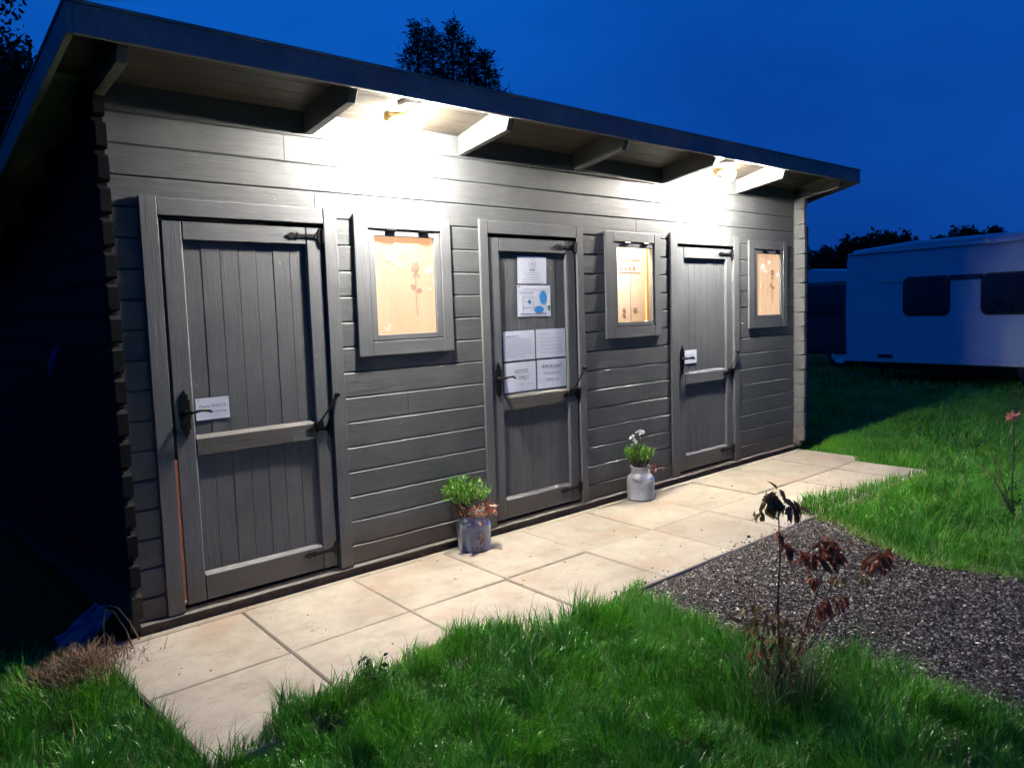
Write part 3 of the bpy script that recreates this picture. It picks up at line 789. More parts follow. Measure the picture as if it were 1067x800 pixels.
V = octv[None]*np.stack([s*rng.uniform(.8, 1.6, nn), s*rng.uniform(.7, 1.1, nn), s*rng.uniform(.4, .8, nn)], -1)[:, None]
V = V + rng.normal(0, 1, V.shape)*s[:, None, None]*.18
a1 = rng.uniform(0, 6.28, nn); a2 = rng.normal(0, .5, nn)
ca, sa, cb, sb = np.cos(a1), np.sin(a1), np.cos(a2), np.sin(a2)
Y1 = V[..., 1]*cb[:, None]-V[..., 2]*sb[:, None]; Z1 = V[..., 1]*sb[:, None]+V[..., 2]*cb[:, None]; X1 = V[..., 0]
V = np.stack([X1*ca[:, None]-Y1*sa[:, None]+x[:, None], X1*sa[:, None]+Y1*ca[:, None]+y[:, None], Z1+z[:, None]], -1).reshape(-1, 3)
T = (octf[None]+6*np.arange(nn)[:, None, None]).reshape(-1, 3)
o = np_mesh('gravel', V, T, M['gravel'], np.repeat(rng.random(nn)**1.15, 6)); tag(o, 'grey brown stone chippings filling the bed in front of the paving', 'gravel', kind='stuff')

# ------------------------------------------------------------------ grass
def blades(x, y, z, L, wd, lean, head, droop, tone, segs=3):
    """strips of quads bending over; returns verts, tris, attr"""
    n = len(x); lv = segs+1
    t = np.linspace(0, 1, lv)[None]
    ang = lean[:, None]*(.35+.65*t) + droop[:, None]*t**2
    ds = L[:, None]/segs
    hx = np.concatenate([np.zeros((n, 1)), np.cumsum(np.sin((ang[:, 1:]+ang[:, :-1])/2)*ds, 1)], 1)
    hz = np.concatenate([np.zeros((n, 1)), np.cumsum(np.cos((ang[:, 1:]+ang[:, :-1])/2)*ds, 1)], 1)
    ww = wd[:, None]*np.array([.8, 1.0, .75, .45, .3][:segs] + [.06])[None]*.5
    cx, sx_ = np.cos(head)[:, None], np.sin(head)[:, None]
    tw = head + rng.uniform(-.9, .9, n); px, py = -np.sin(tw)[:, None], np.cos(tw)[:, None]
    bx, by, bz = x[:, None]+hx*cx, y[:, None]+hx*sx_, z[:, None]+hz
    A = np.stack([bx+px*ww, by+py*ww, bz], -1); B = np.stack([bx-px*ww, by-py*ww, bz], -1)
    V = np.stack([A, B], 2).reshape(n, lv*2, 3)
    q = []
    for i in range(segs): q.append((2*i, 2*i+1, 2*i+3, 2*i+2))
    q = np.array(q); F = (q[None]+(lv*2)*np.arange(n)[:, None, None]).reshape(-1, 4)
    return V.reshape(-1, 3), F, np.repeat(tone, lv*2)
PATH = [(.33, .2), (.33, -1.28), (6.24, -1.28), (6.24, -.66), (6.55, -.6), (6.55, .2)]
CABIN = [(.42, -.02), (6.56, -.02), (6.56, 3.05), (.42, 3.05)]
def lawn_mask(x, y, creep=.0):
    g_ = inpoly(x, y, GP)
    p_ = inpoly(x, y, PATH); c_ = inpoly(x, y, CABIN)
    # let the turf creep over the slab edges where the photograph shows it
    over = (y < -1.28 + creep) & (x < 2.55); over2 = (y < -1.28 + creep*.8) & (x > 4.3)
    end = (x > 6.10) & (y < -.62) & (creep > .2)
    return (~g_) & (~c_) & (~(p_ & ~(over | over2 | end)))
def lawn_patch(n, x0, x1, y0, y1, Lr, wr, segs, edge=None):
    x = rng.uniform(x0, x1, n); y = rng.uniform(y0, y1, n)
    cr = .05+.11*hnoise(x, y, 3.2, 21)+.06*hnoise(x, y, 11, 22) + .16*np.exp(-((x-1.35)/.35)**2) + .10*np.exp(-((x-.7)/.2)**2) - .07*np.exp(-((x-2.1)/.4)**2) + .22*np.exp(-((x-4.7)/.45)**2)
    k = lawn_mask(x+hnoise(x, y, 9, 5)*.03, y+hnoise(y, x, 9, 6)*.03, np.maximum(cr, 0))
    # bare strip next to the cabin side on the left
    k &= ~((x < .40) & (y > .10))
    k &= ~(((x-.27)/.2)**2+((y+.17)/.17)**2 < 1)
    x, y = x[k], y[k]; m = len(x)
    cl = hnoise(x, y, 7, 31)*.55+hnoise(x, y, 22, 32)*.75
    L = rng.uniform(*Lr, m)*np.clip(1+1.05*cl, .3, 2)*np.where(rng.random(m) > .96, 1.45, 1)
    head = hnoise(x, y, 9, 41)*5+rng.normal(0, 1.0, m)
    lean = np.abs(rng.normal(.45, .32, m)); droop = rng.uniform(.1, 1.5, m)
    tone = np.clip(.46+.35*hnoise(x, y, 5, 51)+rng.normal(0, .20, m), 0, .95); tone = np.where(rng.random(m) > .965, 1.0, tone)
    z = np.where(inpoly(x, y, PATH), -.004, -.04+.02*hnoise(x, y, 2.5, 61))
    return blades(x, y, z, L, rng.uniform(*wr, m), lean, head, droop, tone, segs)
parts_ = [lawn_patch(215000, -1.3, 2.55, -3.6, -.95, (.045, .125), (.0022, .0055), 4),
          lawn_patch(26000, -1.6, .36, -1.0, .6, (.05, .12), (.002, .0045), 3),
          lawn_patch(120000, 3.7, 7.6, -4.0, .8, (.045, .10), (.0025, .005), 3),
          lawn_patch(70000, 7.6, 12.5, -4.0, 3.0, (.05, .11), (.004, .008), 2),
          lawn_patch(30000, 12.5, 19, -5.0, 8.0, (.06, .12), (.007, .013), 2),
          lawn_patch(12000, -1.0, 2.6, -5.2, -3.6, (.05, .11), (.003, .005), 2)]
# thin dry thatch where the turf meets the chippings and the slabs
ex = []; ey = []
for (p0, p1) in list(zip(GP[:5], GP[1:6])) + list(zip(GP[7:12], GP[8:13])) + [((.33, -1.29), (.34, -.1)), ((.6, -1.3), (2.4, -1.29)), ((4.3, -1.30), (6.2, -1.29))]:
    k_ = int(math.hypot(p1[0]-p0[0], p1[1]-p0[1])*650); tt = rng.random(k_)
    ex.append(p0[0]+(p1[0]-p0[0])*tt+rng.normal(0, .035, k_)); ey.append(p0[1]+(p1[1]-p0[1])*tt+rng.normal(0, .035, k_))
ex = np.concatenate(ex); ey = np.concatenate(ey); k_ = ~inpoly(ex, ey, PATH); ex, ey = ex[k_], ey[k_]; n = len(ex)
parts_.append(blades(ex, ey, np.full(n, -.025), rng.uniform(.025, .09, n), rng.uniform(.0015, .003, n), rng.uniform(.7, 1.6, n), rng.uniform(0, 6.28, n), rng.uniform(0, .6, n), rng.uniform(.93, 1.0, n), 2))
VV = []; FF = []; AA = []; off = 0
for V, F, A in parts_:
    VV.append(V); FF.append(F+off); AA.append(A); off += len(V)
o = np_mesh('lawn', np.concatenate(VV), np.concatenate(FF), M['grass'], np.concatenate(AA)); tag(o, 'rough bright green lawn around the paving and gravel', 'grass', kind='stuff')

# generic foliage builder ------------------------------------------------
def leafcloud(P, size, rngl, aspect=.4, down=.0, outward=None, fold=.25):
    """pointed leaves of two folded halves; P (n,3) positions"""
    n = len(P); d = rng.normal(0, 1, (n, 3)); 
    if outward is not None: d = d*.6+outward
    d[:, 2] -= down; d /= np.linalg.norm(d, axis=1, keepdims=True)
    u = np.cross(d, rng.normal(0, 1, (n, 3))); u /= np.linalg.norm(u, axis=1, keepdims=True)
    nn_ = np.cross(d, u)
    s = (size*rng.uniform(*rngl, n))[:, None]
    base = P; a = P+d*s*.35+u*s*aspect*.5+nn_*s*fold*.3; a2 = P+d*s*.35-u*s*aspect*.5+nn_*s*fold*.3
    m1 = P+d*s*.4; b = P+d*s*.75+u*s*aspect*.33+nn_*s*fold*.1; b2 = P+d*s*.75-u*s*aspect*.33+nn_*s*fold*.1
    tip = P+d*s-nn_*s*fold*.3
    V = np.stack([base, a, m1, a2, b, b2, tip, P+d*s*.78-nn_*s*fold*.05], 1).reshape(-1, 3)
    f = np.array([(0, 1, 2), (0, 2, 3), (1, 4, 2), (2, 5, 3), (4, 7, 2), (7, 5, 2), (4, 6, 7), (7, 6, 5)])
    T = (f[None]+8*np.arange(n)[:, None, None]).reshape(-1, 3)
    return V, T
def leaves(name, P, size, mat, parent, rngl=(.6, 1.2), aspect=.4, down=0, tone=None, outward=None, fold=.25):
    P = np.asarray(P, float); V, T = leafcloud(P, size, rngl, aspect, down, outward, fold)
    t = rng.random(len(P)) if tone is None else tone
    return np_mesh(name, V, T, M[mat], np.repeat(t, 8), parent)

# dead clippings at the corner, weeds on the paving edge, long tufts
c0 = rng.normal(0, 1, (1500, 2))*np.array([.10, .085])+np.array([.26, -.17])
z = -.03+.07*np.exp(-((c0[:, 0]-.26)**2+(c0[:, 1]+.17)**2)/.018)*rng.random(1500)
n = 1500
V, F, A = blades(c0[:, 0], c0[:, 1], z, rng.uniform(.03, .12, n), rng.uniform(.002, .004, n), rng.uniform(.9, 1.7, n), rng.uniform(0, 6.28, n), rng.uniform(0, .4, n), rng.random(n), 3)
o = np_mesh('dead_clippings', V, F, M['straw'], A); tag(o, 'brown heap of dead grass clippings at the left end of the paving', 'dead grass', kind='stuff')
# two dead bramble stalks arching over the corner
r = empty('dead_stalks', (.42, -.07, -.02), 'pale dead stalks arching up beside the left corner of the cabin', 'stalks')
mb = MB()
for (pts, rad) in (([(.06, -.03, 0), (.035, -.02, .10), (.0, -.0, .18), (-.03, .0, .20), (-.045, .0, .15), (-.045, .0, 0)], .004), ([(.10, .02, .02), (.06, .01, .12), (.02, .01, .19), (-.02, .0, .215)], .0035), ([(-.02, -.03, 0), (-.03, -.02, .08), (-.05, -.01, .12)], .0025), ([(-.10, -.12, .02), (-.03, -.10, .04), (.03, -.06, .035), (.06, -.04, .01)], .004)):
    mb.tube(pts, rad, 7)
mb.build('stalk', M['dry'], r, smooth=True)

def weed(x, y, s, n, label):
    r = empty('weed', (x, y, -.02), label, 'weed')
    P = []; mb = MB()
    for k in range(n):
        a = rnd.uniform(0, 6.28); h = s*rnd.uniform(.5, 1.1); rr = s*rnd.uniform(.1, .6)
        tip = Vector((math.cos(a)*rr, math.sin(a)*rr, h)); mb.tube([(0, 0, 0), tip*.5+Vector((0, 0, .02*s)), tip], [.0022, .0018, .001], 5)
        for q in range(7): p = tip*(.3+.7*q/6); P.append((p.x, p.y, p.z))
    mb.build('stems', M['stem'], r); leaves('leaves', P, .026, 'weedleaf', r, (.5, 1.2), .6)
    return r
weed(.98, -1.22, .15, 16, 'low leafy weed growing over the front edge of the paving')
weed(.72, -1.33, .10, 9, 'smaller dark weed left of the leafy weed at the paving edge')

# ------------------------------------------------------------------ shrub in the foreground
def place_shrub():
    base = Vector((1.92, -2.35, -.02))
    r = empty('autumn_shrub', base, 'spindly shrub with red and brown drooping leaves in front of the gravel', 'shrub')
    R = Vector((rt.x, rt.y, 0)); Fw = Vector((fw.x, fw.y, 0)).normalized()
    def P(a, h, d=0): v = R*a + Fw*d; return Vector((v.x, v.y, h))
    k = 1/313.0          # metres per pixel at the shrub's distance
    mb = MB(); LP = []; LT = []
    stems = [([(0, 0, 0), (-.005, .15, .0), (-.012, .38, .0), (-.004, .55, .0), (-.01, .70, 0)], .0045),
             ([(.01, 0, .02), (.06, .17, .03), (.12, .33, .05), (.155, .43, .05), (.18, .50, .06)], .0035),
             ([(.02, 0, .04), (.12, .17, .09), (.22, .27, .12), (.34, .39, .15), (.43, .45, .17)], .003),
             ([(0, 0, -.02), (-.05, .14, -.03), (-.075, .27, -.03), (-.07, .31, -.03)], .003),
             ([(.01, 0, .05), (.10, .14, .1), (.17, .25, .1), (.20, .30, .1)], .0025), ([(.06, .17, .03), (.14, .30, .06), (.215, .44, .08)], .0022), ([(.22, .27, .12), (.28, .31, .13), (.33, .345, .14)], .002), ([(-.05, .14, -.03), (-.09, .2, -.03), (-.11, .26, -.02)], .002)]
    for pts, rad in stems:
        mb.tube([P(a, h, d) for a, h, d in pts], [rad*(1-.55*i/(len(pts)-1)) for i in range(len(pts))], 7)
    mb.build('stems', M['stem'], r, smooth=True)
    # clusters: (across, height, depth, spread, count, tone range, leaf length)
    cl = [(-.005, .70, 0, .035, 20, (.50, .72), .085), (.045, .67, 0, .02, 7, (.5, .62), .09), (-.055, .655, 0, .015, 4, (.62, .85), .075),
          (.0, .585, 0, .012, 3, (.2, .5), .07), (.028, .53, 0, .02, 8, (.05, .38), .075), (-.045, .53, 0, .004, 1, (.8, .85), .04),
          (.13, .48, .05, .035, 12, (.1, .42), .085), (.185, .53, .06, .035, 14, (.35, .65), .08), (.14, .40, .05, .015, 5, (.1, .4), .06),
          (.43, .43, .17, .035, 18, (.2, .6), .085), (.36, .37, .14, .02, 6, (.3, .9), .06), (.225, .47, .08, .03, 9, (.3, .6), .08), (.0, .12, .02, .07, 34, (.35, .8), .06), (.04, .18, .03, .05, 16, (.4, .75), .06), (.25, .37, .13, .02, 5, (.3, .95), .06), (.20, .29, .1, .035, 10, (.1, .5), .07), (.265, .30, .12, .02, 5, (.1, .4), .06),
          (-.08, .29, -.03, .045, 14, (.5, .9), .07), (-.05, .21, -.03, .04, 12, (.45, .95), .06), (.02, .27, .0, .04, 9, (.45, .75), .06), (.12, .22, .08, .04, 8, (.3, .6), .055)]
    for (a, h, d, sp, n, tr, ll) in cl:
        n = int(n*1.9)+(n > 1); pts = np.array([P(a-.01+rnd.gauss(0, sp*.5), h+.05+rnd.gauss(0, sp*.45), d+rnd.gauss(0, sp*.5)) for _ in range(n)])
        V, T = leafcloud(pts, ll*.72, (.55, 1.15), .36, 1.9, None, .5)
        LP.append((V, T, np.repeat(rng.uniform(*tr, n), 8)))
    off = 0; VV = []; TT = []; AA = []
    for V, T, A in LP: VV.append(V); TT.append(T+off); AA.append(A); off += len(V)
    np_mesh('leaves', np.concatenate(VV), np.concatenate(TT), M['leafred'], np.concatenate(AA), r)
    # dry grass round its foot
    n = 190
    x = rng.normal(0, .075, n); y = rng.normal(0, .075, n)
    V, F, A = blades(x, y, np.zeros(n), rng.uniform(.10, .38, n), rng.uniform(.0018, .0034, n), rng.uniform(.1, 1.0, n), rng.normal(-.3, 1.3, n), rng.uniform(.1, .9, n), np.clip(rng.normal(.3, .25, n), 0, 1), 4)
    g_ = rng.random(n)
    np_mesh('dry_stalks', V, F, M['dry'], A, r)
    n = 520; x = rng.normal(0, .11, n); y = rng.normal(0, .10, n)
    V, F, A = blades(x, y, np.zeros(n), rng.uniform(.12, .30, n), rng.uniform(.003, .005, n), rng.uniform(.1, .9, n), rng.uniform(0, 6.28, n), rng.uniform(.2, 1.2, n), rng.uniform(0, .25, n), 4)
    np_mesh('grass_tuft', V, F, M['grass'], A, r)
    # a few long bent stalks leaning over the gravel
    mb = MB()
    for (a1, h1, a2, h2, d) in ((.18, .16, .42, .22, .08), (.15, .12, .36, .21, .0), (.2, .2, .30, .33, .15), (.12, .18, .22, .36, .1), (-.10, .12, -.16, .14, -.1), (.10, .20, .16, .40, .08)):
        mb.tube([P(.02, 0), P(a1, h1, d), P(a2, h2, d*1.6)], [.0022, .0018, .0008], 5)
    mb.build('long_stalks', M['dry'], r, smooth=True)
place_shrub()

# plant at the right edge
def edge_plant():
    base = Vector((5.04, -2.215, -.02)); R = Vector((rt.x, rt.y, 0)); Fw = Vector((fw.x, fw.y, 0)).normalized()
    r = empty('tall_weed', base, 'tall dark weed with one pink flower standing in the right hand lawn', 'weed')
    def P(a, h, d=0): v = R*a + Fw*d; return Vector((v.x, v.y, h))
    mb = MB()
    mb.tube([P(.0, 0), P(-.02, .2), P(-.012, .42), P(-.02, .62), P(-.01, .80)], [.006, .005, .004, .0035, .0025], 7)
    for (a, h, b, k) in ((-.012, .45, .03, .52), (-.015, .35, .06, .42), (-.01, .25, -.06, .33)): mb.tube([P(a, h), P((a+b)/2, (h+k)/2+.01), P(b, k)], .0025, 6)
    mb.build('stem', M['stem'], r, smooth=True)
    mb = MB()
    for (a1, h1, a2, h2) in ((-.14, .30, -.31, .42), (-.07, .25, -.14, .33), (-.12, .40, -.22, .47), (-.06, .16, -.13, .24), (-.04, .1, -.11, .15)):
        mb.tube([P(0, .02), P(a1, h1), P(a2, h2)], [.0045, .004, .002], 6)
    mb.build('long_stalks', M['dry'], r, smooth=True)
    n = 120; c = P(-.02, .665); pts = np.array([(c.x+rnd.gauss(0, .012), c.y+rnd.gauss(0, .012), c.z+rnd.gauss(0, .01)) for _ in range(26)])
    leaves('flower', pts, .045, 'pinkpetal', r, (.6, 1.1), .5)
    c = P(.0, .81); pts = np.array([(c.x+rnd.gauss(0, .012), c.y+rnd.gauss(0, .012), c.z+rnd.gauss(0, .02)) for _ in range(14)])
    leaves('bud_leaves', pts, .05, 'weedleaf', r, (.6, 1.1), .4)
    pts = np.array([P(rnd.gauss(0, .06), rnd.uniform(.02, .30), rnd.gauss(0, .06)) for _ in range(60)])
    leaves('leaves', pts, .05, 'weedleaf', r, (.5, 1.1), .35)
edge_plant()

# ------------------------------------------------------------------ potted plants
def churn(x, y, label, mat, blue):
    r = empty('milk_churn_planter', (x, y, .002), label, 'planter', 'metal planters by the doors')
    mb = MB()
    mb.lathe([(0, .001), (.093, .001), (.099, .006), (.099, .012), (.096, .016), (.099, .10), (.100, .125), (.097, .150), (.086, .172), (.070, .186), (.064, .196), (.065, .222), (.072, .236), (.075, .240), (.071, .242), (.066, .236), (.060, .222), (.058, .19), (.0, .19)], n=40)
    mb.build('can', M[mat], r, smooth=True)
    for s in (0, 1):
        mb = MB(); a = 3.55+s*PI
        pts = [(math.cos(a+q)*rad, math.sin(a+q)*rad, z) for q, rad, z in ((-.28, .088, .17), (-.30, .112, .178), (-.1, .122, .172), (.1, .122, .172), (.30, .112, .178), (.28, .088, .17))]
        mb.tube(pts, .0055, 8); mb.build('handle', M[mat], r, smooth=True)
    if blue:
        mb = MB(); n = 12; vs = []; fs = []
        for i in range(n+1):
            a = -1.75+1.25*i/n; h = .020*math.sin(PI*i/n)**.5+.004
            for zz in (.158-h*.35, .158+h*.55): 
                rr_ = .0985 - max(0, zz-.150)*.5
                vs.append((math.cos(a)*rr_, math.sin(a)*rr_, zz))
        for i in range(n): fs.append((2*i, 2*i+2, 2*i+3, 2*i+1))
        mb.add(vs, fs); mb.build('blue_patch', M['bluepaint'], r, smooth=True)
    mb = MB(); mb.lathe([(0, .218), (.0595, .214)], n=24); mb.build('compost', M['compost'], r)
    return r
c1 = churn(2.385, -.135, 'dull metal churn planter left of the middle door holding a green shrub', 'galv', True)
c2 = churn(3.985, -.115, 'clean metal churn planter left of the right hand door holding a white flowered plant', 'galv2', True)
def potplant(name, c, label, spread, top, n, seed, flowers):
    r = empty(name, (c.location.x, c.location.y, .21), label, 'potted plant')
    q = random.Random(seed); mb = MB(); P = []; O = []
    for k in range(34):
        a = q.uniform(0, 6.28); rr = math.sqrt(q.random())*spread
        h = top*(1-.28*(rr/spread)**2)*q.uniform(.88, 1.04)
        tip = Vector((math.cos(a)*rr, math.sin(a)*rr, h)); b0 = Vector((math.cos(a)*rr*.25, math.sin(a)*rr*.25, 0))
        mid = b0.lerp(tip, .5)+Vector((math.cos(a), math.sin(a), 0))*.012
        mb.tube([b0, mid, tip], [.0035, .003, .002], 6)
        for i in range(n):
            t = q.uniform(.52, 1.0); p = b0.lerp(tip, t); P.append((p.x+q.gauss(0, .008), p.y+q.gauss(0, .008), p.z+q.gauss(0, .006)))
            O.append((math.cos(a)*.5, math.sin(a)*.5, .9))
    mb.build('stems', M['stem'], r)
    leaves('leaves', P, .034, 'sedum', r, (.6, 1.3), .26, 0, None, np.array(O))
    return r
p1 = potplant('potted_shrub', c1, 'bushy bright green plant with woody stems in the dull metal churn', .150, .225, 24, 1, False)
# shift the crown towards the left like the photograph
p1.location.x -= .055; p1.location.y -= .0
pts = np.array([(rnd.uniform(-.10, .13), rnd.uniform(-.10, .02), rnd.uniform(.0, .055)) for _ in range(170)])
leaves('trailing_leaves', pts+np.array([.05, 0, 0]), .030, 'sedum_red', p1, (.6, 1.3), .5)
pts = np.array([(-.005+rnd.gauss(0, .012)+.03, -.098-rnd.uniform(0, .008), -.19+rnd.uniform(0, 1)**1*.19) for _ in range(40)])
leaves('trailing_leaves', pts, .022, 'sedum_red', p1, (.6, 1.2), .5, 1.0)
p2 = potplant('potted_flower', c2, 'leafy green plant with white flower heads in the clean metal churn', .105, .185, 15, 2, True)
p2.location.x -= .01
fl = MB(); pp = []; 
for (a, h, b) in ((-.075, .26, 0), (.008, .285, .01), (.02, .28, -.01), (.06, .265, .02), (-.065, .225, -.02)):
    fl.tube([(a*.3, b, .05), (a*.8, b, h*.7), (a, b, h)], .0016, 5)
    m_ = 4 if abs(a-.06) < .01 else 14
    leaves('flower_head', np.array([(a+rnd.gauss(0, .006), b+rnd.gauss(0, .006), h+rnd.gauss(0, .004)) for _ in range(m_)]), .022, 'petal', p2, (.6, 1.2), .6)
fl.build('flower_stems', M['stem'], p2)
mb = MB(); mb.tube([(.02, -.05, .03), (.07, -.06, .045), (.11, -.04, .02), (.14, -.03, -.01), (.17, -.02, -.02)], .003, 6); mb.tube([(.03, -.05, .03), (.09, -.08, .03), (.13, -.08, -.02)], .0025, 6)
mb.build('trailing_stems', M['stemred'], p2, smooth=True)
leaves('trailing_leaves', np.array([(.05+.11*rnd.random(), -.05+rnd.gauss(0, .015), .01+rnd.gauss(0, .02)) for _ in range(22)]), .022, 'sedum_red', p2, (.6, 1.2), .4)

# leaf crumbs on the slabs
n = 130; P = np.stack([rng.uniform(.4, 6.1, n), -rng.random(n)**1.6*1.15-.02, np.full(n, .007)], -1)
lv, lt = leafcloud(P, .026, (.3, 1.1), .5, 0, None, .3); lv[:, 2] = .005+np.abs(lv[:, 2]-.007)*.3
m_ = 150; gp = np.stack([rng.uniform(2.4, 4.0, m_), -1.3-rng.random(m_)*2.6, np.full(m_, -.006)], -1)
gv, gt = leafcloud(gp, .032, (.4, 1.2), .5, 0, None, .4); gv[:, 2] = -.008+np.abs(gv[:, 2]+.006)*.4
lt = np.concatenate([lt, gt+len(lv)]); lv = np.concatenate([lv, gv]); n += m_
o = np_mesh('leaf_litter', lv, lt, M['straw'], np.repeat(rng.random(n)*.4, 8)); tag(o, 'tiny dry leaves and crumbs scattered over the paving and gravel', 'leaf litter', kind='stuff')

# ------------------------------------------------------------------ things against the left wall
r = empty('blue_tarpaulin', (.31, .12, -.03), 'crumpled blue tarpaulin lying against the dark left side of the cabin', 'tarpaulin')
mb = MB(); nx, ny = 14, 18; vs = []
for j in range(ny+1):
    for i in range(nx+1):
        u, v = i/nx, j/ny
        vs.append((-.06+.19*u+.012*math.sin(9*v+3*u), -.10+.26*v, .02+.15*u**1.4*(1-.25*v)+.015*math.sin(11*u+7*v)*math.sin(13*v)))
mb.add(vs, [(j*(nx+1)+i, j*(nx+1)+i+1, (j+1)*(nx+1)+i+1, (j+1)*(nx+1)+i) for j in range(ny) for i in range(nx)])
o = mb.build('sheet', M['tarp'], r, smooth=True, fix=False); md = o.modifiers.new('t', 'SOLIDIFY'); md.thickness = .004
r = empty('hanging_cloth', (.462, .69, 1.29), 'narrow purple and blue cloth hanging from a nail on the dark left wall', 'cloth')
mb = MB(); mb.tube([(0, 0, .0), (-.012, .0, -.05), (-.016, .012, -.10)], [.008, .020, .012], 8); mb.build('upper_fold', M['hose'], r, smooth=True)
mb = MB(); mb.tube([(-.01, .05, -.04), (-.015, .07, -.10), (-.014, .07, -.17)], [.010, .016, .010], 8); mb.build('lower_fold', M['hose2'], r, smooth=True)
mb = MB(); mb.tube([(.02, 0, .005), (-.015, 0, .01)], .004, 8); mb.build('nail', M['steel'], r)

# dark panel fence right behind the cabin's right corner
r = empty('dark_fence_panel', (6.87, .2, 0), 'tall dark boarded fence panel just behind the right corner of the cabin', 'fence')
mb = MB()
for i in range(4): mb.box(-.30+.132*i, -.17+.132*i, -.012, .012, -.04, 2.13)
mb.box(-.3, .22, .0125, .05, .3, .38); mb.box(-.3, .22, .0125, .05, 1.6, 1.68)
mb.build('boards', M['dark_fence'], r, bevel=.003)
mb = MB(); mb.box(-.075, .0, .051, .12, -.04, 2.16); mb.build('post', M['dark_fence'], r, bevel=.004)

# ------------------------------------------------------------------ caravans
def roundrect(x0, x1, z0, z1, r, n=6):
    pts = []
    for (cx, cz, a0) in ((x1-r, z1-r, 0), (x0+r, z1-r, PI/2), (x0+r, z0+r, PI), (x1-r, z0+r, 1.5*PI)):
        for i in range(n+1): a = a0+PI/2*i/n; pts.append((cx+r*math.cos(a), cz+r*math.sin(a)))
    return pts
def wheel(parent, x, y, r=.31):
    wv = bpy.data.objects.new('wheel', None); COL.objects.link(wv); wv.parent = parent; wv.location = (x, y, r)
    mb = MB(); P = [(r*.62, -.09), (r*.9, -.10), (r, -.07), (r, .07), (r*.9, .10), (r*.62, .09)]
    mb.lathe(P, n=28); mb.v = [(a, c, b) for a, b, c in mb.v]; mb.build('tyre', M['rubber'], wv, smooth=True)
    mb = MB(); mb.lathe([(0, -.03), (r*.35, -.05), (r*.6, -.085), (r*.63, -.09), (r*.63, .09), (r*.3, .06), (0, .05)], n=24); mb.v = [(a, c, b) for a, b, c in mb.v]; mb.build('rim', M['caravantrim'], wv)
# local frame: x along the side (0 = far end, toward the camera's right), y depth (away from the viewer), z up
ang = math.atan2(-.98995, -.14142)
cv = empty('white_caravan', (13.4, 2.7, -.04), 'long white touring caravan with dark windows parked beyond the lawn', 'caravan', rz=ang)
Lc, Wc = 6.3, 2.2
mb = MB(); prof = [(0.06, .34), (.0, .50), (-.02, 1.2), (.0, 2.10), (.03, 2.20), (.14, 2.28), (1.2, 2.36), (Lc-1.2, 2.36), (Lc-.15, 2.1), (Lc, 1.4), (Lc, .6), (Lc-.1, .36)]
mb.prism(prof, 'Y', -0.0, Wc)       # y>0 is on the far side for this rotation
mb.build('body', M['caravan'], cv, bevel=.05)
YS = -.001
def cpart(pts, y0, y1, name, mat, bev=0): 
    m_ = MB(); m_.prism(pts, 'Y', y0, y1); return m_.build(name, M[mat], cv, bevel=bev)
for (a, b) in ((1.07, 1.79), (2.30, 3.55), (4.4, 5.4)):
    cpart(roundrect(a, b, 1.16, 1.75, .09), -.022, -.001, 'window', 'caravanwin', .004)
    cpart(roundrect(a-.025, b+.025, 1.135, 1.775, .11), -.010, -.0005, 'window_frame', 'rubber')
cpart([(1.79, 1.69), (2.30, 1.69), (2.30, 1.77), (1.79, 1.77)], -.016, -.0003, 'dark_stripe', 'caravanwin')
cpart([(.62, 1.70), (1.02, 1.70), (1.02, 1.76), (.66, 1.76)], -.012, -.0003, 'dark_stripe', 'caravantrim')
cpart([(.05, 2.20), (6.0, 2.24), (6.0, 2.27), (.05, 2.23)], -.03, -.0003, 'awning_rail', 'caravantrim', .004)
cpart([(.02, .36), (6.2, .36), (6.2, .42), (.02, .42)], -.018, -.0003, 'skirt_rail', 'caravantrim', .004)
cpart(roundrect(.62, .88, .44, .49, .02), -.022, -.0003, 'side_marker', 'rubber')
cpart(roundrect(2.28, 2.74, .46, 1.05, .04), -.008, -.0003, 'locker_door', 'caravan', .003)
for z in (.97, .90): cpart(roundrect(2.42, 2.58, z-.015, z+.015, .01), -.013, -.0085, 'vent', 'caravantrim')
cpart(roundrect(3.7, 4.28, .50, 2.0, .05), -.010, -.0003, 'caravan_door', 'caravan', .003)
m_ = MB(); m_.box(-.06, -.001, .25, .50, .75, 1.0); m_.build('rear_light', M['rubber'], cv, bevel=.02); m_ = MB(); m_.box(-.06, -.001, 1.7, 1.95, .75, 1.0); m_.build('rear_light', M['rubber'], cv, bevel=.02)
wheel(cv, 3.1, .14); wheel(cv, 3.1, Wc-.14)
mb = MB(); mb.box(.2, Lc-.2, .3, .38, .22, .345); mb.box(.2, Lc-.2, Wc-.38, Wc-.3, .22, .345); mb.tube([(Lc-.2, Wc/2, .33), (Lc+1.1, Wc/2, .42)], .04, 8); mb.tube([(.4, .5, .3), (.4, .5, .04)], .02, 8); mb.tube([(Lc-.4, .5, .3), (Lc-.4, .5, .04)], .02, 8)
mb.build('chassis', M['iron'], cv)

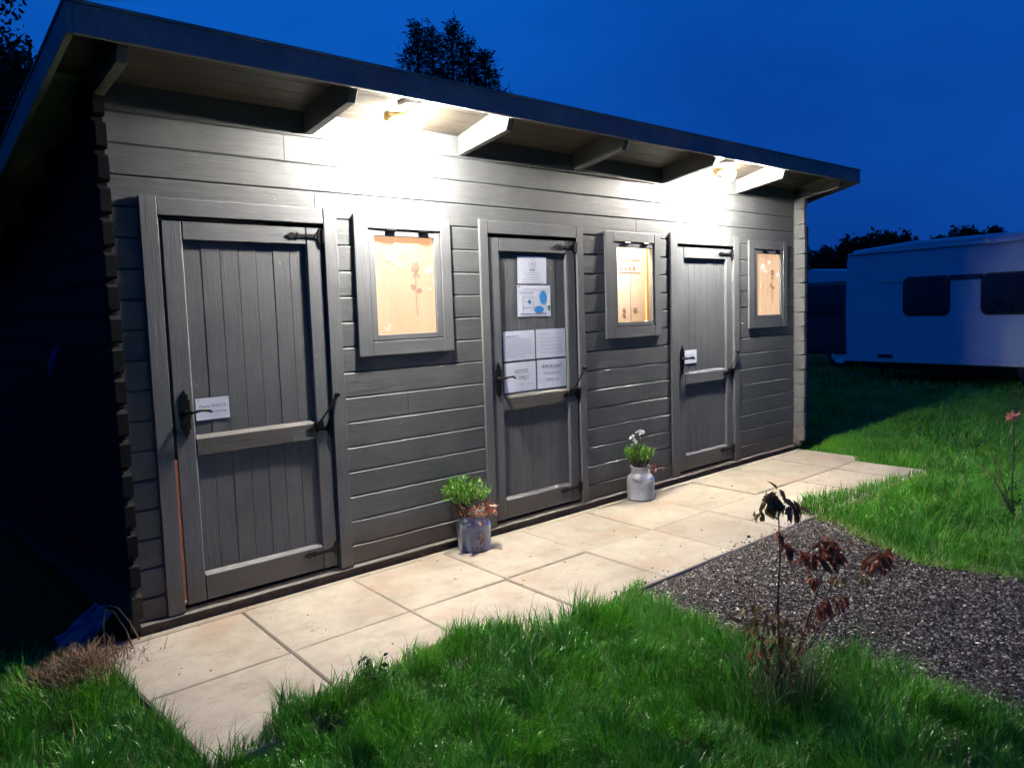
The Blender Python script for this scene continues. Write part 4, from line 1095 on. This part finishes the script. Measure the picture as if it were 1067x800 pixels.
# pop top camper van further back
vn = empty('camper_van', (17.35, 3.55, -.04), 'dark camper van with a pale raised roof behind the left end of the caravan', 'van', rz=ang+.0)
VN = vn
def vpart(pts, y0, y1, name, mat, bev=0, par=None): 
    m_ = MB(); m_.prism(pts, 'Y', y0, y1); return m_.build(name, M[mat], par or vn, bevel=bev)
vn.location = (16.0, 4.9, -.04)
vpart([(-.0, .3), (-.05, .9), (.05, 1.45), (.18, 1.80), (3.2, 1.80), (3.9, 1.25), (4.7, 1.0), (4.8, .35)], 0, 1.85, 'body', 'vanpaint', .05)
vpart([(.02, 1.80), (.0, 1.88), (.05, 2.08), (.25, 2.12), (2.6, 1.92), (2.7, 1.80)], .08, 1.77, 'raised_roof', 'caravan', .03)
vpart(roundrect(.22, 1.2, 1.12, 1.62, .08), -.008, -.0005, 'window', 'caravanwin')
vpart(roundrect(1.3, 2.4, 1.12, 1.62, .08), -.008, -.0005, 'window', 'caravanwin')
m_ = MB(); m_.v = []; m_.prism([(.25, 1.05), (1.6, 1.05), (1.5, 1.55), (.35, 1.55)], 'X', -.09, -.03); m_.build('rear_window', M['caravanwin'], vn)
vpart([(-.10, .38), (-.04, .38), (-.02, .55), (-.10, .55)], .05, 1.8, 'bumper', 'caravantrim', .01)
for s in (.06, 1.67): m_ = MB(); m_.box(-.075, -.02, s, s+.12, .75, 1.1); m_.build('tail_light', M['stemred'], vn, bevel=.01)
wheel(vn, .95, .10); wheel(vn, 3.8, .10); wheel(vn, .95, 1.75); wheel(vn, 3.8, 1.75)

# ------------------------------------------------------------------ trees
def conifer(x, y, h, rad, label, seed, dens=1.0, z0=0.0, grp='conifers behind the cabin roof', leaf=.17):
    q = np.random.default_rng(seed); r = empty('conifer', (x, y, z0), label, 'tree', grp)
    mb = MB(); mb.tube([(0, 0, 0), (.03, .02, h*.5), (0, 0, h*.98)], [h*.018, h*.011, .012], 8)
    P = []; O = []
    nb = int(95*dens)
    for k in range(nb):
        t = (k/nb)**.6; z = h*(.12+.86*t); R = rad*(1-t)**.8*q.uniform(.55, 1.15)+.06
        a = q.uniform(0, 6.28); c, s = math.cos(a), math.sin(a); dr = q.uniform(-.25, .1)*R
        mb.tube([(0, 0, z), (c*R*.5, s*R*.5, z+dr*.3), (c*R, s*R, z+dr+.1*R)], [.02*(1-t)+.008, .012*(1-t)+.005, .004], 4, cap=False)
        m = int(26*dens*(.25+R/rad))
        tt = q.uniform(.15, 1.05, m); sp = .10*R+.05
        P.append(np.stack([c*R*tt+q.normal(0, sp, m), s*R*tt+q.normal(0, sp, m), z+dr*tt-.05*R*tt+q.normal(0, .09, m)], -1)); O.append(np.tile([c*.8, s*.8, .2], (m, 1)))
    mb.build('trunk', M['bark'], r)
    leaves('crown', np.concatenate(P), leaf, 'darkleaf', r, (.5, 1.3), .22, 0, None, np.concatenate(O))
    return r
def W2(px, D):
    """ground point at horizontal pixel px (at the horizon row) and forward distance D"""
    u = (px-533.5)/f_px; v = rt*u + Vector((math.sin(yaw), math.cos(yaw), 0))
    return CAM.x+v.x*D, CAM.y+v.y*D
DC = 24
for i, (px, D, h, rd, lb) in enumerate(((449, 24, 9.95, 3.0, 'tallest dark conifer above the cabin roof, leftmost of the roofline group'), (464, 27, 10.9, 2.4, 'narrow conifer half hidden between the two tallest above the roof'),
        (484, 24, 9.95, 3.0, 'broad conifer with a ragged double top above the roof'), (500, 26, 10.1, 2.4, 'shaggy conifer leaning on the broad one above the roof'), (516, 24, 9.1, 2.4, 'lower pointed conifer at the right end of the roofline group'))):
    x, y = W2(px, D); conifer(x, y, h, rd, lb, 100+i, 2.1, leaf=.17)

def broadleaf(x, y, h, rad, label, seed, n=2600, leaf=.12, grp=None, mat='darkleaf', zc=.62, lobes=9):
    q = np.random.default_rng(seed); r = empty('tree', (x, y, -.04), label, 'tree', grp)
    mb = MB(); mb.tube([(0, 0, 0), (.05, 0, h*.25), (0, .05, h*.5)], [h*.03, h*.022, h*.014], 8)
    P = []
    for k in range(lobes):
        a = q.uniform(0, 6.28); rr = rad*q.uniform(.2, .75); z = h*q.uniform(zc-.25, .92)
        c = np.array([math.cos(a)*rr, math.sin(a)*rr, z])
        mb.tube([(0, 0, h*.3), (c[0]*.5, c[1]*.5, h*.3+(z-h*.3)*.6), tuple(c)], [h*.010, h*.007, .008], 5)
        R = rad*q.uniform(.3, .55)
        m = n//lobes; d = q.normal(0, 1, (m, 3)); d /= np.linalg.norm(d, axis=1, keepdims=True)
        P.append(c+d*(R*q.uniform(.35, 1.15, m)[:, None])*np.array([1, 1, .8]))
        for j in range(3):
            dd = q.normal(0, 1, 3); dd /= np.linalg.norm(dd); e = c+dd*R*1.15
            mb.tube([tuple(c), tuple((c+e)/2+.03), tuple(e)], [.012, .008, .003], 4, cap=False)
            mm = m//9; P.append(e+q.normal(0, .10*rad, (mm, 3)))
    mb.build('trunk', M['bark'], r); leaves('crown', np.concatenate(P), leaf, mat, r, (.6, 1.3), .55)
    return r
x, y = W2(-75, 11); broadleaf(x, y, 7.0, 2.15, 'dark leafy tree rising behind the left end of the roof', 5, 34000, .095, zc=.64, lobes=20)
broadleaf(-5.2, 4.5, 4.2, 2.2, 'dark bushy tree to the left of the cabin', 6, 4000, .15)
broadleaf(-3.6, 9.5, 6.2, 2.5, 'dark spreading tree behind the cabin on the far left', 8, 4000, .17)

n = 26000; P = np.stack([rng.uniform(-3.4, -1.9, n), rng.uniform(.2, 8, n), rng.uniform(-.04, 5.6, n)], -1)  # out-of-view screen of leaves added to block sky light from the left wall
hd = empty('sky_screen', (-2.6, 4, 0), 'unseen dark leafy screen added left of the cabin to block sky light', 'sky_screen')
mb = MB(); 
for i in range(12): mb.tube([(rnd.uniform(-.2, .2), -3.6+.65*i, -.04), (rnd.uniform(-.3, .3), -3.6+.65*i, 2.5), (rnd.uniform(-.4, .4), -3.5+.65*i, 5.0)], [.05, .035, .015], 6)
mb.build('stems', M['bark'], hd); leaves('leaves', P-np.array([-2.6, 4, 0]), .17, 'darkleaf', hd, (.6, 1.3), .6)

# far row of trees beyond the caravans
grp = 'row of trees beyond the caravans'
spec = [(850, 62, 6.0), (861, 62, 6.4), (873, 64, 6.3), (884, 62, 6.6), (895, 63, 6.7), (905, 62, 6.8), (915, 63, 6.7), (924, 62, 6.9), (936, 62, 7.2), (955, 75, 6.9), (968, 75, 7.1), (981, 74, 7.6), (993, 75, 7.9), (1004, 74, 8.2), (1015, 75, 8.0), (1026, 74, 8.3), (1037, 75, 8.2), (1052, 90, 7.6), (1068, 88, 7.7), (1084, 88, 8.0), (1100, 88, 8.1)]
names = ['shortest tree at the left end of the far row, beside the dark fence panel', 'second tree from the dark fence panel in the far row', 'third tree from the dark fence panel in the far row', 'tree of the far row above the left corner of the camper van roof', 'tree of the far row above the camper van', 'tree of the far row just left of the caravan roof corner', 'tree of the far row rising over the caravan roof corner', 'rounder tree just right of the caravan roof corner', 'tall rounded tree closing the left part of the far row',
 'low thin tree after the gap in the far row', 'second tree after the gap in the far row', 'tree of the far row above the left edge of the caravan window', 'tree of the far row above the middle of the caravan window', 'dense tree of the far row right of the first caravan window', 'far row tree between the two visible caravan windows', 'last tall tree of the right part of the far row', 'round end tree of the right part of the far row', 'tiny distant tree past the round end tree', 'distant tree at the right edge of the picture']
for i, (px, D, h) in enumerate(spec):
    x, y = W2(px, D)
    lb = names[i] if i < len(names) else ('distant tree just outside the right edge' if i == 19 else 'distant tree well outside the right edge')
    h = h-.35+(.15 if i > 8 else 0); broadleaf(x, y, h, 1.25 if D < 80 else 1.5, lb, 300+i, 1300, .36, grp, zc=.68, lobes=12)
x, y = W2(980, 95)
# undergrowth under the far row
n = 16000; t = rng.random(n); D = 58+t*0+rng.uniform(0, 12, n); px = rng.uniform(700, 1500, n)
u = (px-533.5)/f_px; X = CAM.x+(rt.x*u+math.sin(yaw))*D; Y = CAM.y+(rt.y*u+math.cos(yaw))*D
P = np.stack([X, Y, rng.uniform(0, 3.6, n)*(.8+.2*hnoise(X, Y, .3, 77))], -1)
o = leaves('hedge_undergrowth', P, .55, 'darkleaf', None, (.6, 1.3), .6); tag(o, 'dark mass of undergrowth below the far row of trees', 'undergrowth', kind='stuff')
